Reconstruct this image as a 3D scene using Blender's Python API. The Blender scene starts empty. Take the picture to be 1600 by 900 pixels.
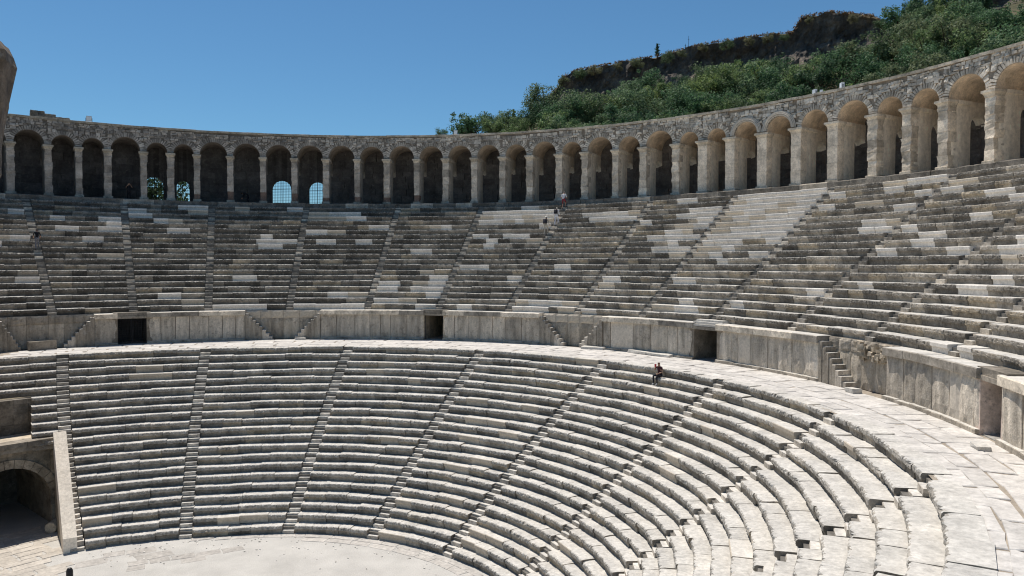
import bpy, math, random
import numpy as np
from mathutils import Vector, Matrix, noise as mnoise

R = math.radians
rnd = random.Random(11)
SC = bpy.context.scene
COL = SC.collection

# ------------------------------------------------------------------ camera, sky, sun
cam_data = bpy.data.cameras.new('camera')
cam_data.sensor_width = 36.0
cam_data.lens = 26.48
cam_data.clip_start = 0.1
cam_data.clip_end = 6000
cam = bpy.data.objects.new('camera', cam_data)
COL.objects.link(cam)
CAM = Vector((0.0, -33.698, 15.887))
YAW, PIT = 0.4166, -0.0309
cam.location = CAM
cam.rotation_euler = (math.pi/2 + PIT, 0.0, -YAW)
SC.camera = cam

SUN_AZ, SUN_EL = R(-11.0), R(67.0)
world = bpy.data.worlds.new('World')
SC.world = world
world.use_nodes = True
wn = world.node_tree.nodes
wn.clear()
sky = wn.new('ShaderNodeTexSky')
sky.sky_type = 'NISHITA'
sky.sun_disc = False
sky.sun_elevation = SUN_EL
sky.sun_rotation = SUN_AZ % (2*math.pi)
sky.altitude = 50
sky.air_density = 1.0
sky.dust_density = 0.0
sky.ozone_density = 10.0
bg = wn.new('ShaderNodeBackground')
bg.inputs['Strength'].default_value = 0.092
wo = wn.new('ShaderNodeOutputWorld')
tint = wn.new('ShaderNodeMix'); tint.data_type = 'RGBA'; tint.blend_type = 'MULTIPLY'
tint.inputs[0].default_value = 1.0; tint.inputs[7].default_value = (0.86, 1.06, 1.0, 1)
world.node_tree.links.new(sky.outputs[0], tint.inputs[6])
world.node_tree.links.new(tint.outputs[2], bg.inputs[0])
world.node_tree.links.new(bg.outputs[0], wo.inputs[0])

sun_data = bpy.data.lights.new('sun', 'SUN')
sun_data.energy = 5.0
sun_data.angle = R(0.53)
sun_data.color = (1.0, 0.94, 0.86)
sun = bpy.data.objects.new('sun', sun_data)
COL.objects.link(sun)
sdir = Vector((math.sin(SUN_AZ)*math.cos(SUN_EL), math.cos(SUN_AZ)*math.cos(SUN_EL), math.sin(SUN_EL)))
sun.rotation_euler = sdir.to_track_quat('Z', 'Y').to_euler()
sun.location = (0, 0, 80)

SC.view_settings.view_transform = 'Standard'
SC.view_settings.look = 'None'
SC.view_settings.exposure = 0.0
SC.view_settings.gamma = 1.0
SC.view_settings.use_curve_mapping = False
SC.cycles.pixel_filter_type = 'BLACKMAN_HARRIS'
SC.cycles.filter_width = 1.15
SC.cycles.max_bounces = 8
SC.cycles.diffuse_bounces = 6
SC.cycles.transparent_max_bounces = 4

# ------------------------------------------------------------------ measured layout
LC = (-0.108, -1.570)                      # centre of the lower tier
RE, ZE, TL, HL, NL = 26.067, 9.834, 0.5689, 0.46829, 20
RU, ZU, TU, HU, NU = 31.40, 12.64, 0.640, 0.4655, 20
RW = 30.6                                  # face of the walkway wall
RA, ZA = 45.2, 21.95                       # arcade front and floor
TOPA = 28.85

def polar(r, deg, c=(0.0, 0.0)):
    a = R(deg)
    return (c[0] + r*math.sin(a), c[1] + r*math.cos(a))

def lowr(i, deg):
    """front radius of lower row i; the wings open out towards the parodos"""
    d = 0.055*max(0.0, 8.0-deg)
    return RE - (TL + 0.0035*max(0.0, deg-105.0))*i + d
def lowz(i): return ZE - HL*i
def upr(i): return RU + TU*i
def upz(i): return ZU + HU*i

# ------------------------------------------------------------------ node helpers
def new_mat(name):
    m = bpy.data.materials.new(name)
    m.use_nodes = True
    nt = m.node_tree
    b = nt.nodes['Principled BSDF']
    b.inputs['Roughness'].default_value = 0.9
    if 'Specular IOR Level' in b.inputs:
        b.inputs['Specular IOR Level'].default_value = 0.25
    return m, nt, b
def N(nt, t, **kw):
    n = nt.nodes.new(t)
    for k, v in kw.items():
        setattr(n, k, v)
    return n
def noise_node(nt, vec, scale, detail=6, rough=0.6):
    n = N(nt, 'ShaderNodeTexNoise')
    n.inputs['Scale'].default_value = scale
    n.inputs['Detail'].default_value = detail
    n.inputs['Roughness'].default_value = rough
    nt.links.new(vec, n.inputs['Vector'])
    return n.outputs['Fac']
def ramp(nt, fac, stops):
    r = N(nt, 'ShaderNodeValToRGB')
    e = r.color_ramp.elements
    while len(e) < len(stops):
        e.new(0.5)
    for k, (p, c) in enumerate(stops):
        e[k].position = p
        e[k].color = (c, c, c, 1) if not hasattr(c, '__len__') else (*c, 1)
    nt.links.new(fac, r.inputs[0])
    return r.outputs[0]
def mixc(nt, mode, fac, a, b):
    m = N(nt, 'ShaderNodeMix', data_type='RGBA', blend_type=mode)
    for sock, v in ((m.inputs[0], fac), (m.inputs[6], a), (m.inputs[7], b)):
        if hasattr(v, 'is_output'):
            nt.links.new(v, sock)
        elif hasattr(v, '__len__'):
            sock.default_value = (*v, 1)
        else:
            sock.default_value = v
    return m.outputs[2]
def bump(nt, b, h, strength, dist):
    n = N(nt, 'ShaderNodeBump')
    n.inputs['Strength'].default_value = strength
    n.inputs['Distance'].default_value = dist
    nt.links.new(h, n.inputs['Height'])
    nt.links.new(n.outputs[0], b.inputs['Normal'])

def stone_mat(name, tint=None, mixobj=1.0, lo=0.55, hi=1.4, pale=0.35, streak=False, fine=7.0, bstr=0.7, dark=0.0, isl=0.0):
    """weathered stone: colour from the object, mottled by world-space noise"""
    m, nt, b = new_mat(name)
    geo = N(nt, 'ShaderNodeNewGeometry')
    pos = geo.outputs['Position']
    oi = N(nt, 'ShaderNodeObjectInfo')
    col = oi.outputs['Color']
    if tint is not None:
        col = mixc(nt, 'MIX', mixobj, tint, col)
    vec = pos
    if streak:
        mp = N(nt, 'ShaderNodeMapping')
        mp.inputs['Scale'].default_value = (2.2, 2.2, 0.35)
        nt.links.new(pos, mp.inputs['Vector'])
        vec = mp.outputs[0]
    n1 = noise_node(nt, vec, 1.1, 7, 0.65)
    n2 = noise_node(nt, pos, fine, 8, 0.7)
    n3 = noise_node(nt, pos, 2.7, 9, 0.72)
    f1 = ramp(nt, n1, [(0.3, lo), (0.72, hi)])
    f2 = ramp(nt, n2, [(0.28, 0.72), (0.7, 1.22)])
    c = mixc(nt, 'MULTIPLY', 1.0, col, f1)
    c = mixc(nt, 'MULTIPLY', 1.0, c, f2)
    if isl > 0:
        c = mixc(nt, 'MULTIPLY', 1.0, c, ramp(nt, geo.outputs['Random Per Island'], [(0, 1-isl), (1, 1+isl)]))
    if pale > 0:
        pm = ramp(nt, n3, [(0.56, 0.0), (0.66, pale)])
        c = mixc(nt, 'MIX', pm, c, (0.44, 0.41, 0.37))
    if dark > 0:
        dm = ramp(nt, n3, [(0.36, dark), (0.46, 0.0)])
        c = mixc(nt, 'MIX', dm, c, (0.05, 0.048, 0.045))
    nt.links.new(c, b.inputs['Base Color'])
    bump(nt, b, n2, bstr, 0.04)
    return m

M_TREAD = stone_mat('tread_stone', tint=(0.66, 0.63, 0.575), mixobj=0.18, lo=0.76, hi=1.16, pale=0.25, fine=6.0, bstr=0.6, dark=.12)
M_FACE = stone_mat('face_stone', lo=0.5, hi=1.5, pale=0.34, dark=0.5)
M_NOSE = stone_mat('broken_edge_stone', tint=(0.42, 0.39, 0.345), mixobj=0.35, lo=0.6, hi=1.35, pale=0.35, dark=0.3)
M_CLEAN = stone_mat('clean_stone', lo=0.88, hi=1.1, pale=0.0, bstr=0.15)
M_SLAB = stone_mat('wall_slab_stone', lo=0.55, hi=1.45, pale=0.6, streak=True, fine=11.0, dark=0.4, bstr=1.0)
M_PAVE = stone_mat('paving_stone', lo=0.82, hi=1.14, pale=0.2, fine=4.0, bstr=0.4)
M_EARTH = stone_mat('joint_earth', tint=(0.17, 0.155, 0.135), mixobj=0.0, pale=0.1)
M_RUBBLE = stone_mat('rubble_stone', lo=0.6, hi=1.45, pale=0.3, dark=0.25, isl=.38)
M_MORTAR = stone_mat('rubble_mortar', tint=(.15, .13, .11), mixobj=.25, lo=0.7, hi=1.25, pale=0.1)
M_PLASTER = stone_mat('pier_plaster', lo=0.85, hi=1.2, pale=0.12, streak=True, fine=3.0, bstr=0.3)
M_VAULT = stone_mat('vault_masonry', lo=0.6, hi=1.4, pale=0.08, fine=9.0, bstr=0.8)

def flat_mat(name, c, rough=0.7, metal=0.0):
    m, nt, b = new_mat(name)
    b.inputs['Base Color'].default_value = (*c, 1)
    b.inputs['Roughness'].default_value = rough
    b.inputs['Metallic'].default_value = metal
    geo = N(nt, 'ShaderNodeNewGeometry')
    n = noise_node(nt, geo.outputs['Position'], 14.0, 4)
    f = ramp(nt, n, [(0.3, 0.85), (0.7, 1.12)])
    nt.links.new(mixc(nt, 'MULTIPLY', 1.0, c, f), b.inputs['Base Color'])
    return m

# ------------------------------------------------------------------ object helpers
class MB:
    def __init__(s): s.v = []; s.f = []; s.m = []
    def add(s, vs, fs, mi=0):
        o = len(s.v)
        s.v += [tuple(p) for p in vs]
        for f in fs:
            s.f.append([o+k for k in f]); s.m.append(mi)
    def box(s, x0, x1, y0, y1, z0, z1, mi=0, j=0.0):
        g = lambda: rnd.uniform(-j, j) if j else 0.0
        vs = [(x+g(), y+g(), z+g()) for z in (z0, z1) for y in (y0, y1) for x in (x0, x1)]
        s.add(vs, [(0,2,3,1),(4,5,7,6),(0,1,5,4),(2,6,7,3),(0,4,6,2),(1,3,7,5)], mi)
    def obox(s, c, ax, ay, az, mi=0):
        c = Vector(c); ax = Vector(ax); ay = Vector(ay); az = Vector(az)
        vs = [c + sx*ax + sy*ay + sz*az for sz in (-1,1) for sy in (-1,1) for sx in (-1,1)]
        s.add(vs, [(0,2,3,1),(4,5,7,6),(0,1,5,4),(2,6,7,3),(0,4,6,2),(1,3,7,5)], mi)
    def tube(s, p, q, r0, r1, n=6, mi=0):
        p = Vector(p); q = Vector(q); d = (q-p).normalized()
        u = d.orthogonal().normalized(); w = d.cross(u)
        vs = []
        for c, r in ((p, r0), (q, r1)):
            for k in range(n):
                a = 2*math.pi*k/n
                vs.append(c + (u*math.cos(a) + w*math.sin(a))*r)
        fs = [(k, (k+1) % n, n+(k+1) % n, n+k) for k in range(n)]
        fs += [tuple(range(n-1, -1, -1)), tuple(range(n, 2*n))]
        s.add(vs, fs, mi)
    def mesh(s, name, mats, smooth=False):
        me = bpy.data.meshes.new(name)
        me.from_pydata(s.v, [], s.f)
        for m in mats: me.materials.append(m)
        if any(s.m): me.polygons.foreach_set('material_index', s.m)
        if smooth: me.polygons.foreach_set('use_smooth', [True]*len(s.f))
        me.update()
        return me

WLOC = {}
def put(name, me, parent=None, loc=(0,0,0), rz=0.0, scale=(1,1,1), color=None, kind=None):
    o = bpy.data.objects.new(name, me)
    COL.objects.link(o)
    loc = Vector(loc)
    WLOC[o] = loc
    if parent is not None:
        o.parent = parent
        o.location = loc - WLOC[parent]
    else:
        o.location = loc
    o.rotation_euler = (0, 0, rz)
    o.scale = scale
    if color is not None: o.color = (*color, 1)
    if kind: o['kind'] = kind
    return o
def tag(o, label, cat, group=None):
    o['label'] = label; o['category'] = cat
    if group: o['group'] = group
    return o
def thing(name, label, cat, loc=(0,0,0), group=None):
    return tag(put(name, None, None, loc), label, cat, group)
def grey(v, warm=0.0, j=0.12):
    v *= 1 + rnd.uniform(-j, j); warm += .20
    return (v*(1+warm), v*(1+0.35*warm), v*(1-0.5*warm))
def chord(me, name, parent, Pa, Pb, z, L0, sy=1.0, sz=1.0, color=None, push=0.0, gap=0.012, flip=True):
    """set a piece whose front edge runs from Pa to Pb (x along the edge, y outwards)"""
    dx, dy = Pb[0]-Pa[0], Pb[1]-Pa[1]
    L = math.hypot(dx, dy)
    a = math.atan2(dy, dx)
    nx, ny = -dy/L, dx/L
    return put(name, me, parent, ((Pa[0]+Pb[0])/2+nx*push, (Pa[1]+Pb[1])/2+ny*push, z), a, ((L-gap)/L0, sy, sz), color)

# ------------------------------------------------------------------ piece meshes (shared)
def seat_mesh(seed, T, H, worn, r_mean, clean=False, nose=None, allnose=True):
    """one seat block, 1.6 m long: tread, broken sloping nosing, recess, riser"""
    rr = random.Random(seed)
    L = 1.6
    n = 5 if clean else 22
    mb = MB()
    if clean:
        prof = [(T+0.16, 0.0), (0.40, 0.0), (0.03, 0.0), (0.0, -0.03), (0.0, -0.17), (0.08, -0.20), (0.10, -0.33), (0.10, -H-0.015)]
    else:
        prof = [(T+0.16, 0.0), (0.42, 0.0), (0.22, 0.0), (0.05, -0.004), (0.0, -0.05), (0.0, -0.10), (0.0, -0.15), (0.012, -0.205), (0.085, -0.235), (0.105, -0.35), (0.105, -H-0.015)]
    npf = len(prof)
    ph = rr.uniform(0, 99)
    lowk = 0.0
    for k in range(n+1):
        x = -L/2 + L*k/n
        # how far the edge is broken away here (0 sound .. 1 gone)
        s_ = 0.5+0.5*mnoise.noise((x*1.7+ph, 3.1, 0.0))
        c = 0.0 if clean else min(1.2, worn*(0.10 + 2.2*max(0.0, s_-0.52)) + (0.75*rr.random() if rr.random() < .12+.12*worn else 0.0))
        for q, (y, z) in enumerate(prof):
            yy, zz = y, z
            if not clean:
                if q == 1: yy += rr.uniform(-.05, .05); zz += rr.uniform(-.008, .008)
                if q == 2: yy += 0.05*c + rr.uniform(-.05, .05); zz += -0.012*c + rr.uniform(-.010, .008)
                if q == 3: yy += -.025 + 0.11*c + rr.uniform(-.012, .02); zz += -0.028*c + rr.uniform(-.008, .006)
                if q == 4: yy += 0.085*c + rr.uniform(-.016, .022)*(.35+c)
                if q == 5: yy += 0.07*c + rr.uniform(-.026, .03)*(.35+c); zz += rr.uniform(-.012, .015)
                if q == 6: yy += 0.04*c + rr.uniform(-.028, .028)*(.35+c); zz += rr.uniform(-.02, .02)
                if q == 7: yy += 0.02*c + rr.uniform(-.025, .025)*(.35+c); zz += rr.uniform(-.02, .02)
                if q in (8, 9): yy += rr.uniform(-.01, .014)
                if k in (0, n) and 2 < q < 8: yy += .02
            mb.v.append((x*(1 + y/r_mean), yy, zz))
    for k in range(n):
        for q in range(npf-1):
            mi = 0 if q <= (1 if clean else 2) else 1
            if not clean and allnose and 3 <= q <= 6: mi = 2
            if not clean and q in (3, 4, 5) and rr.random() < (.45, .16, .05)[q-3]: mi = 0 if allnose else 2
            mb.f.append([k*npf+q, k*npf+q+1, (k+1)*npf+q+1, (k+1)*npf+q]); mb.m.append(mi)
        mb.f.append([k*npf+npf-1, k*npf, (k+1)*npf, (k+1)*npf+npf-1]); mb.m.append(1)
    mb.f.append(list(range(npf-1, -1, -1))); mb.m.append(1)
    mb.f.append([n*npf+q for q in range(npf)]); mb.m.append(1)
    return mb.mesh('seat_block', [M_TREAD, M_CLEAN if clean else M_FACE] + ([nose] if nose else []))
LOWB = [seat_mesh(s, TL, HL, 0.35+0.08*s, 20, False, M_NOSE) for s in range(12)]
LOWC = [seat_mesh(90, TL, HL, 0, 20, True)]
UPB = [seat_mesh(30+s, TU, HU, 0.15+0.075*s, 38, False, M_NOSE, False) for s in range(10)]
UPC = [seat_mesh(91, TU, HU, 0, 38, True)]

def rough_box(seed, j, name, mats, nx=3, bev=0.02, top=0):
    """unit-size worn block: x -.5...5, y 0..1, z -1..0 with a softened, uneven upper edge"""
    rr = random.Random(seed)
    mb = MB()
    prof = [(1.0, 0.0), (bev*1.6, 0.0), (0.0, -bev*3), (0.0, -1.0), (1.0, -1.0)]
    n = nx
    for k in range(n+1):
        x = -.5 + k/n
        for (y, z) in prof:
            mb.v.append((x + rr.uniform(-j, j)*.3, y + rr.uniform(-j, j), z + rr.uniform(-j, j)))
    m = len(prof)
    for k in range(n):
        for q in range(m):
            mb.f.append([k*m+q, k*m+(q+1) % m, (k+1)*m+(q+1) % m, (k+1)*m+q])
            mb.m.append(top if q == 0 else (1 if len(mats) > 1 else 0))
    mb.f.append(list(range(m-1, -1, -1))); mb.m.append(1 if len(mats) > 1 else 0)
    mb.f.append([n*m+q for q in range(m)]); mb.m.append(1 if len(mats) > 1 else 0)
    return mb.mesh(name, mats)
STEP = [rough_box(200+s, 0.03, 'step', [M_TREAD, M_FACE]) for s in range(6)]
WSTEP = [rough_box(220+s, 0.012, 'step', [M_TREAD, M_SLAB]) for s in range(4)]
CORN = [rough_box(240+s, 0.012, 'cornice_block', [M_TREAD, M_FACE], 4, 0.03) for s in range(4)]
PLIN = [rough_box(260+s, 0.05, 'plinth_block', [M_TREAD, M_FACE], 4, 0.04) for s in range(5)]

def slab_mesh(seed, j, mats, name):
    """paving slab: unit x,y square 0..1, 5-8 sided with jittered edges; top at 0"""
    rr = random.Random(seed)
    base = [(-.5, 0), (0, 0), (.5, 0), (.5, .5), (.5, 1), (0, 1), (-.5, 1), (-.5, .5)]
    o = [(x + rr.uniform(-j, j), y + rr.uniform(-j, j)) for x, y in base]
    cx = sum(p[0] for p in o)/8; cy = sum(p[1] for p in o)/8
    mb = MB()
    t = [(cx+(x-cx)*.965, cy+(y-cy)*.965, rr.uniform(-.004, .004)) for x, y in o]
    e = [(x, y, -.022) for x, y in o]
    b = [(x, y, -.14) for x, y in o]
    mb.add(t+e+b, [tuple(range(8))] + [(k+8, (k+1) % 8+8, (k+1) % 8, k) for k in range(8)] + [(k+16, (k+1) % 8+16, (k+1) % 8+8, k+8) for k in range(8)])
    return mb.mesh(name, mats)
SLAB = [slab_mesh(300+s, 0.07, [M_PAVE], 'paving_slab') for s in range(10)]

def ortho_mesh(seed, mats, name):
    """upright wall slab: unit x, unit z (0..1), face near y=0, uneven and eroded"""
    rr = random.Random(seed)
    mb = MB(); nx, nz = 4, 5
    for k in range(nz+1):
        for i in range(nx+1):
            ed = (i in (0, nx) or k in (0, nz))
            mb.v.append((-.5+i/nx, (0.06 if ed else 0.0) + rr.uniform(-.016, .016), k/nz))
    for k in range(nz):
        for i in range(nx):
            a = k*(nx+1)+i
            mb.f.append([a, a+1, a+nx+2, a+nx+1]); mb.m.append(0)
    o = len(mb.v)
    mb.v += [(-.5, .3, 0), (.5, .3, 0), (.5, .3, 1), (-.5, .3, 1)]
    B = [k*(nx+1) for k in range(nz+1)]; E_ = [k*(nx+1)+nx for k in range(nz+1)]
    mb.f += [B[::1] + [o+3, o], E_[::-1] + [o+1, o+2], [nz*(nx+1)+i for i in range(nx+1)] + [o+2, o+3], [i for i in range(nx, -1, -1)] + [o, o+1]]
    mb.m += [0]*4
    return mb.mesh(name, mats)
ORTH = [ortho_mesh(400+s, [M_SLAB], 'wall_slab') for s in range(8)]
ORTHC = [ortho_mesh(420, [M_CLEAN], 'wall_slab')]

# ------------------------------------------------------------------ ground and banks (structure)
def gnd_mat():
    m, nt, b = new_mat('dry_ground')
    geo = N(nt, 'ShaderNodeNewGeometry')
    n1 = noise_node(nt, geo.outputs['Position'], 0.25, 6)
    n2 = noise_node(nt, geo.outputs['Position'], 3.0, 8)
    c = ramp(nt, n1, [(0.3, (0.16, 0.13, 0.085)), (0.7, (0.28, 0.23, 0.15))])
    c = mixc(nt, 'MULTIPLY', 1.0, c, ramp(nt, n2, [(0.3, 0.75), (0.7, 1.2)]))
    nt.links.new(c, b.inputs['Base Color'])
    bump(nt, b, n2, 0.6, 0.1)
    return m
M_GROUND = gnd_mat()
def floor_mat():
    m, nt, b = new_mat('orchestra_gravel')
    geo = N(nt, 'ShaderNodeNewGeometry')
    n1 = noise_node(nt, geo.outputs['Position'], 0.5, 6)
    n2 = noise_node(nt, geo.outputs['Position'], 16.0, 6, 0.75)
    c = ramp(nt, n1, [(0.3, (0.44, 0.42, 0.385)), (0.7, (0.57, 0.545, 0.50))])
    c = mixc(nt, 'MULTIPLY', 1.0, c, ramp(nt, n2, [(0.3, 0.8), (0.7, 1.15)]))
    nt.links.new(c, b.inputs['Base Color'])
    bump(nt, b, n2, 0.8, 0.02)
    return m
M_FLOOR = floor_mat()

mb = MB()
mb.add([(-3000, -3000, -0.3), (3000, -3000, -0.3), (3000, 3000, -0.3), (-3000, 3000, -0.3)], [(0, 1, 2, 3)])
put('ground', mb.mesh('ground', [M_GROUND]), kind='structure')

mb = MB()
n = 72
vs = [(LC[0], LC[1], 0.0)] + [(LC[0]+29.5*math.sin(2*math.pi*k/n), LC[1]+29.5*math.cos(2*math.pi*k/n), 0.0) for k in range(n)]
vs += [(x, y, -.28) for x, y, z in vs[1:]]
mb.add(vs, [(0, 1+(k+1) % n, 1+k) for k in range(n)] + [(1+k, 1+(k+1) % n, 1+n+(k+1) % n, 1+n+k) for k in range(n)])
orch = put('orchestra_floor', mb.mesh('orchestra_floor', [M_FLOOR]), kind='structure')

def sweep(name, prof, degs, mat, c=(0, 0)):
    """prof(deg) -> list of (r, z)"""
    mb = MB()
    P = [[(*polar(r, d, c), z) for r, z in prof(d)] for d in degs]
    m = len(P[0])
    mb.v = [p for row in P for p in row]
    for k in range(len(P)-1):
        for q in range(m-1):
            mb.f.append([k*m+q, (k+1)*m+q, (k+1)*m+q+1, k*m+q+1]); mb.m.append(0)
    mb.f.append(list(range(m))); mb.m.append(0)
    mb.f.append([(len(P)-1)*m+q for q in range(m-1, -1, -1)]); mb.m.append(0)
    return put(name, mb.mesh(name, [mat]), kind='structure')

def low_prof(d):
    pr = [(lowr(NL, d)+.17, -0.2)]
    for i in range(NL, -1, -1):
        pr += [(lowr(i, d)+.19, lowz(i+1)-.12), (lowr(i, d)+.19, lowz(i)-.12)]
    pr += [(31.8, ZE-.05), (31.8, -0.2)]
    return pr
sweep('seating_bank', low_prof, np.arange(-17.0, 160.1, 1.5), M_EARTH, LC)
def up_prof(d):
    pr = [(RU+.17, ZU-HU-.05)]
    for i in range(NU):
        pr += [(upr(i)+.19, upz(i)-.12), (upr(i+1)+.19, upz(i)-.12)]
    pr += [(upr(NU)+.09, ZA-.06), (50.9, ZA-.06), (50.9, 17.0)]
    return pr
sweep('seating_bank', up_prof, np.arange(-34.0, 138.1, 1.5), M_EARTH)

# ------------------------------------------------------------------ lower tier
LS = [(-15.1, -18.8), (3.9, 1.0), (26.0, 23.4), (48.2, 43.8), (69.9, 64.5), (90.6, 86.5), (110.9, 106.5), (131.6, 130.5), (152.5, 151.5)]
def lstair(k, i): return LS[k][0] + (LS[k][1]-LS[k][0])*i/NL
SW = 0.72        # stair width
ORD = ['first', 'second', 'third', 'fourth', 'fifth', 'sixth', 'seventh', 'eighth', 'ninth', 'tenth', 'eleventh', 'twelfth', 'thirteenth', 'fourteenth', 'fifteenth', 'sixteenth', 'seventeenth']
def Plow(i, d): return polar(lowr(i, d), d, LC)

def tread_scale(d): return 1 + 0.0035*max(0.0, d-105.0)/TL
def low_block(parent, i, d0, d1):
    clean = rnd.random() < 0.05
    me = rnd.choice(LOWC if clean else LOWB)
    u = rnd.random()
    if clean: c = grey(.42, .06)
    elif u < .12: c = grey(.27, .16)
    elif u < .5: c = grey(.17, .03, .2)
    else: c = grey(.25, .05, .2)
    dm = (d0+d1)/2
    sag = mnoise.noise((dm*.16, i*.83, 1.7))*.05
    o = chord(me, 'seat_block', parent, Plow(i, d0), Plow(i, d1), lowz(i)+sag+rnd.uniform(-.018, .018), 1.6, tread_scale(dm), color=c, push=mnoise.noise((dm*.22, i*1.3, 5.1))*.07+rnd.uniform(-.03, .03))
    o.rotation_euler.x = rnd.uniform(-.02, .025); o.rotation_euler.y = rnd.uniform(-.010, .010); o.rotation_euler.z += rnd.uniform(-.012, .012)
    return o
def fill_row(fn, d0, d1, r, lo=1.0, hi=2.1):
    """cut the arc into blocks of uneven length"""
    L = R(d1-d0)*r
    if L < .25: return
    cuts = [0.0]
    while cuts[-1] < L:
        cuts.append(cuts[-1]+rnd.uniform(lo, hi))
    s = L/cuts[-1]
    if len(cuts) > 2 and s < .72:
        cuts = cuts[:-1]; s = L/cuts[-1]
    for a, b in zip(cuts, cuts[1:]):
        fn(d0+math.degrees(a*s/r), d0+math.degrees(b*s/r))

for k in range(len(LS)-1):
    dm = (LS[k][0]+LS[k+1][0])/2
    t = thing('seat_wedge', 'wedge of worn grey lower-tier stone seats, %s from the parodos arch' % ORD[k], 'seating', (*polar(20, dm, LC), 5), 'seat wedges of the lower tier')
    for i in range(NL+1):
        r = lowr(i, dm); hw = math.degrees(SW/2/r)
        fill_row(lambda a, b: low_block(t, i, a, b), lstair(k, i)+hw, lstair(k+1, i)-hw, r)
# short rows beyond the last stairway at the parodos
t = thing('seat_wedge', 'short stone seat rows beside the doorway above the parodos arch', 'seating', (*polar(24, -20, LC), 7), 'seat wedges of the lower tier')
for i in range(0, 11):
    r = lowr(i, -18); hw = math.degrees(SW/2/r); d1 = lstair(0, i)-hw
    d0 = (-27.5 if i <= 4 else d1-math.degrees(1.35/r))
    fill_row(lambda a, b: low_block(t, i, a, b), d0, d1, r, 1.3, 2.3)

for k in range(len(LS)):
    d = LS[k][1]
    t = thing('stairway', 'narrow lower-tier stone stairway, %s from the parodos arch' % ORD[k], 'stairway', (*polar(lowr(NL, d), d, LC), 0), 'stairways of the lower tier')
    for i in range(NL+1):
        dd = lstair(k, i); r = lowr(i, dd); hw = math.degrees((SW-.03)/2/r)
        c = grey(.46, .0, .2)
        chord(rnd.choice(STEP), 'step', t, Plow(i, dd-hw), Plow(i, dd+hw), lowz(i)-HL*.58+rnd.uniform(-.01, .01), 1.0, .50*tread_scale(dd), HL*.44, c, push=rnd.uniform(-.02, .02))
        chord(rnd.choice(STEP), 'step', t, Plow(i, dd-hw), Plow(i, dd+hw), lowz(i)-.012+rnd.uniform(-.01, .01), 1.0, .44*tread_scale(dd), HL*.62, c, push=.32*tread_scale(dd)+rnd.uniform(-.02, .02))

# ------------------------------------------------------------------ upper tier
US = [-26.0, -15.7, -5.9, 3.9, 15.3, 27.0, 38.0, 49.0, 60.0, 70.2, 81.0, 92.8, 103.7, 114.8, 126.0, 137.0]
SWU = 0.62
def pale_p(d, i):
    """share of replaced pale blocks, by wedge and row as in the photograph"""
    n = mnoise.noise((d*.16, i*.55, 3.3))
    p = 0.025 + (0.5 if n > .38 else 0.0)
    if 70.4 < d < 80.8 and i >= 9: p = .96 if i >= 12 or d < 76 else .25
    if 65.5 < d < 70.2 and 9 <= i <= 16: p = .85
    if 60.3 < d < 65.5 and i >= 12: p = .12
    if 81 < d < 92 and i >= 13: p = .5 if (d < 87) == (i % 2 == 0) else .15
    if 50 < d < 60 and i in (17, 16): p = .9 if d > 53 else .2
    if 38 < d < 49 and i in (16, 17, 18): p = .95
    if 43 < d < 49 and i in (12, 13, 14, 15): p = .55
    if 15 < d < 22 and i in (17, 18): p = .95
    if 15 < d < 27 and i in (14, 15, 16): p = .3
    if 14 <= i <= 17 and -15 < d < -6: p = .35
    if 14 <= i <= 16 and -6 < d < 3: p = .35
    if i in (3, 4) and 27 < d < 37: p = .9 if i == 4 else .5
    if i in (1, 2) and 20 < d < 37: p = .45
    if i == 0 and 0 < d < 62: p = .45
    if i == 1 and 49 < d < 60: p = .9
    if 92 < d and 8 <= i: p = max(p, .2)
    return p
def up_block(parent, i, d0, d1):
    dm = (d0+d1)/2
    if rnd.random() < pale_p(dm, i):
        me = rnd.choice(UPC)
        c = grey(.66, -.06, .08) if rnd.random() < .8 else grey(.48, .06)
    else:
        me = rnd.choice(UPB)
        u = rnd.random()
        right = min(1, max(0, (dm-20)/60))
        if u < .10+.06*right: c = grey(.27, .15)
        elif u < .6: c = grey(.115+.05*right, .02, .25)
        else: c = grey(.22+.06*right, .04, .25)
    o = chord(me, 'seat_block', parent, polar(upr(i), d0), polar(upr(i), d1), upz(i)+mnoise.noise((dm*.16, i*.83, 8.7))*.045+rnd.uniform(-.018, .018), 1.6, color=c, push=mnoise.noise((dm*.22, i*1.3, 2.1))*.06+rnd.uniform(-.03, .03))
    o.rotation_euler.x = rnd.uniform(-.02, .025); o.rotation_euler.y = rnd.uniform(-.010, .010); o.rotation_euler.z += rnd.uniform(-.012, .012)
for k in range(len(US)-1):
    dm = (US[k]+US[k+1])/2
    t = thing('seat_wedge', 'wedge of patchy upper-tier stone seats, %s from the stage wall' % ORD[k], 'seating', (*polar(38, dm), 16), 'seat wedges of the upper tier')
    for i in range(NU):
        r = upr(i); hw = math.degrees(SWU/2/r)
        fill_row(lambda a, b: up_block(t, i, a, b), US[k]+hw, US[k+1]-hw, r, 1.0, 2.3)
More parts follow.
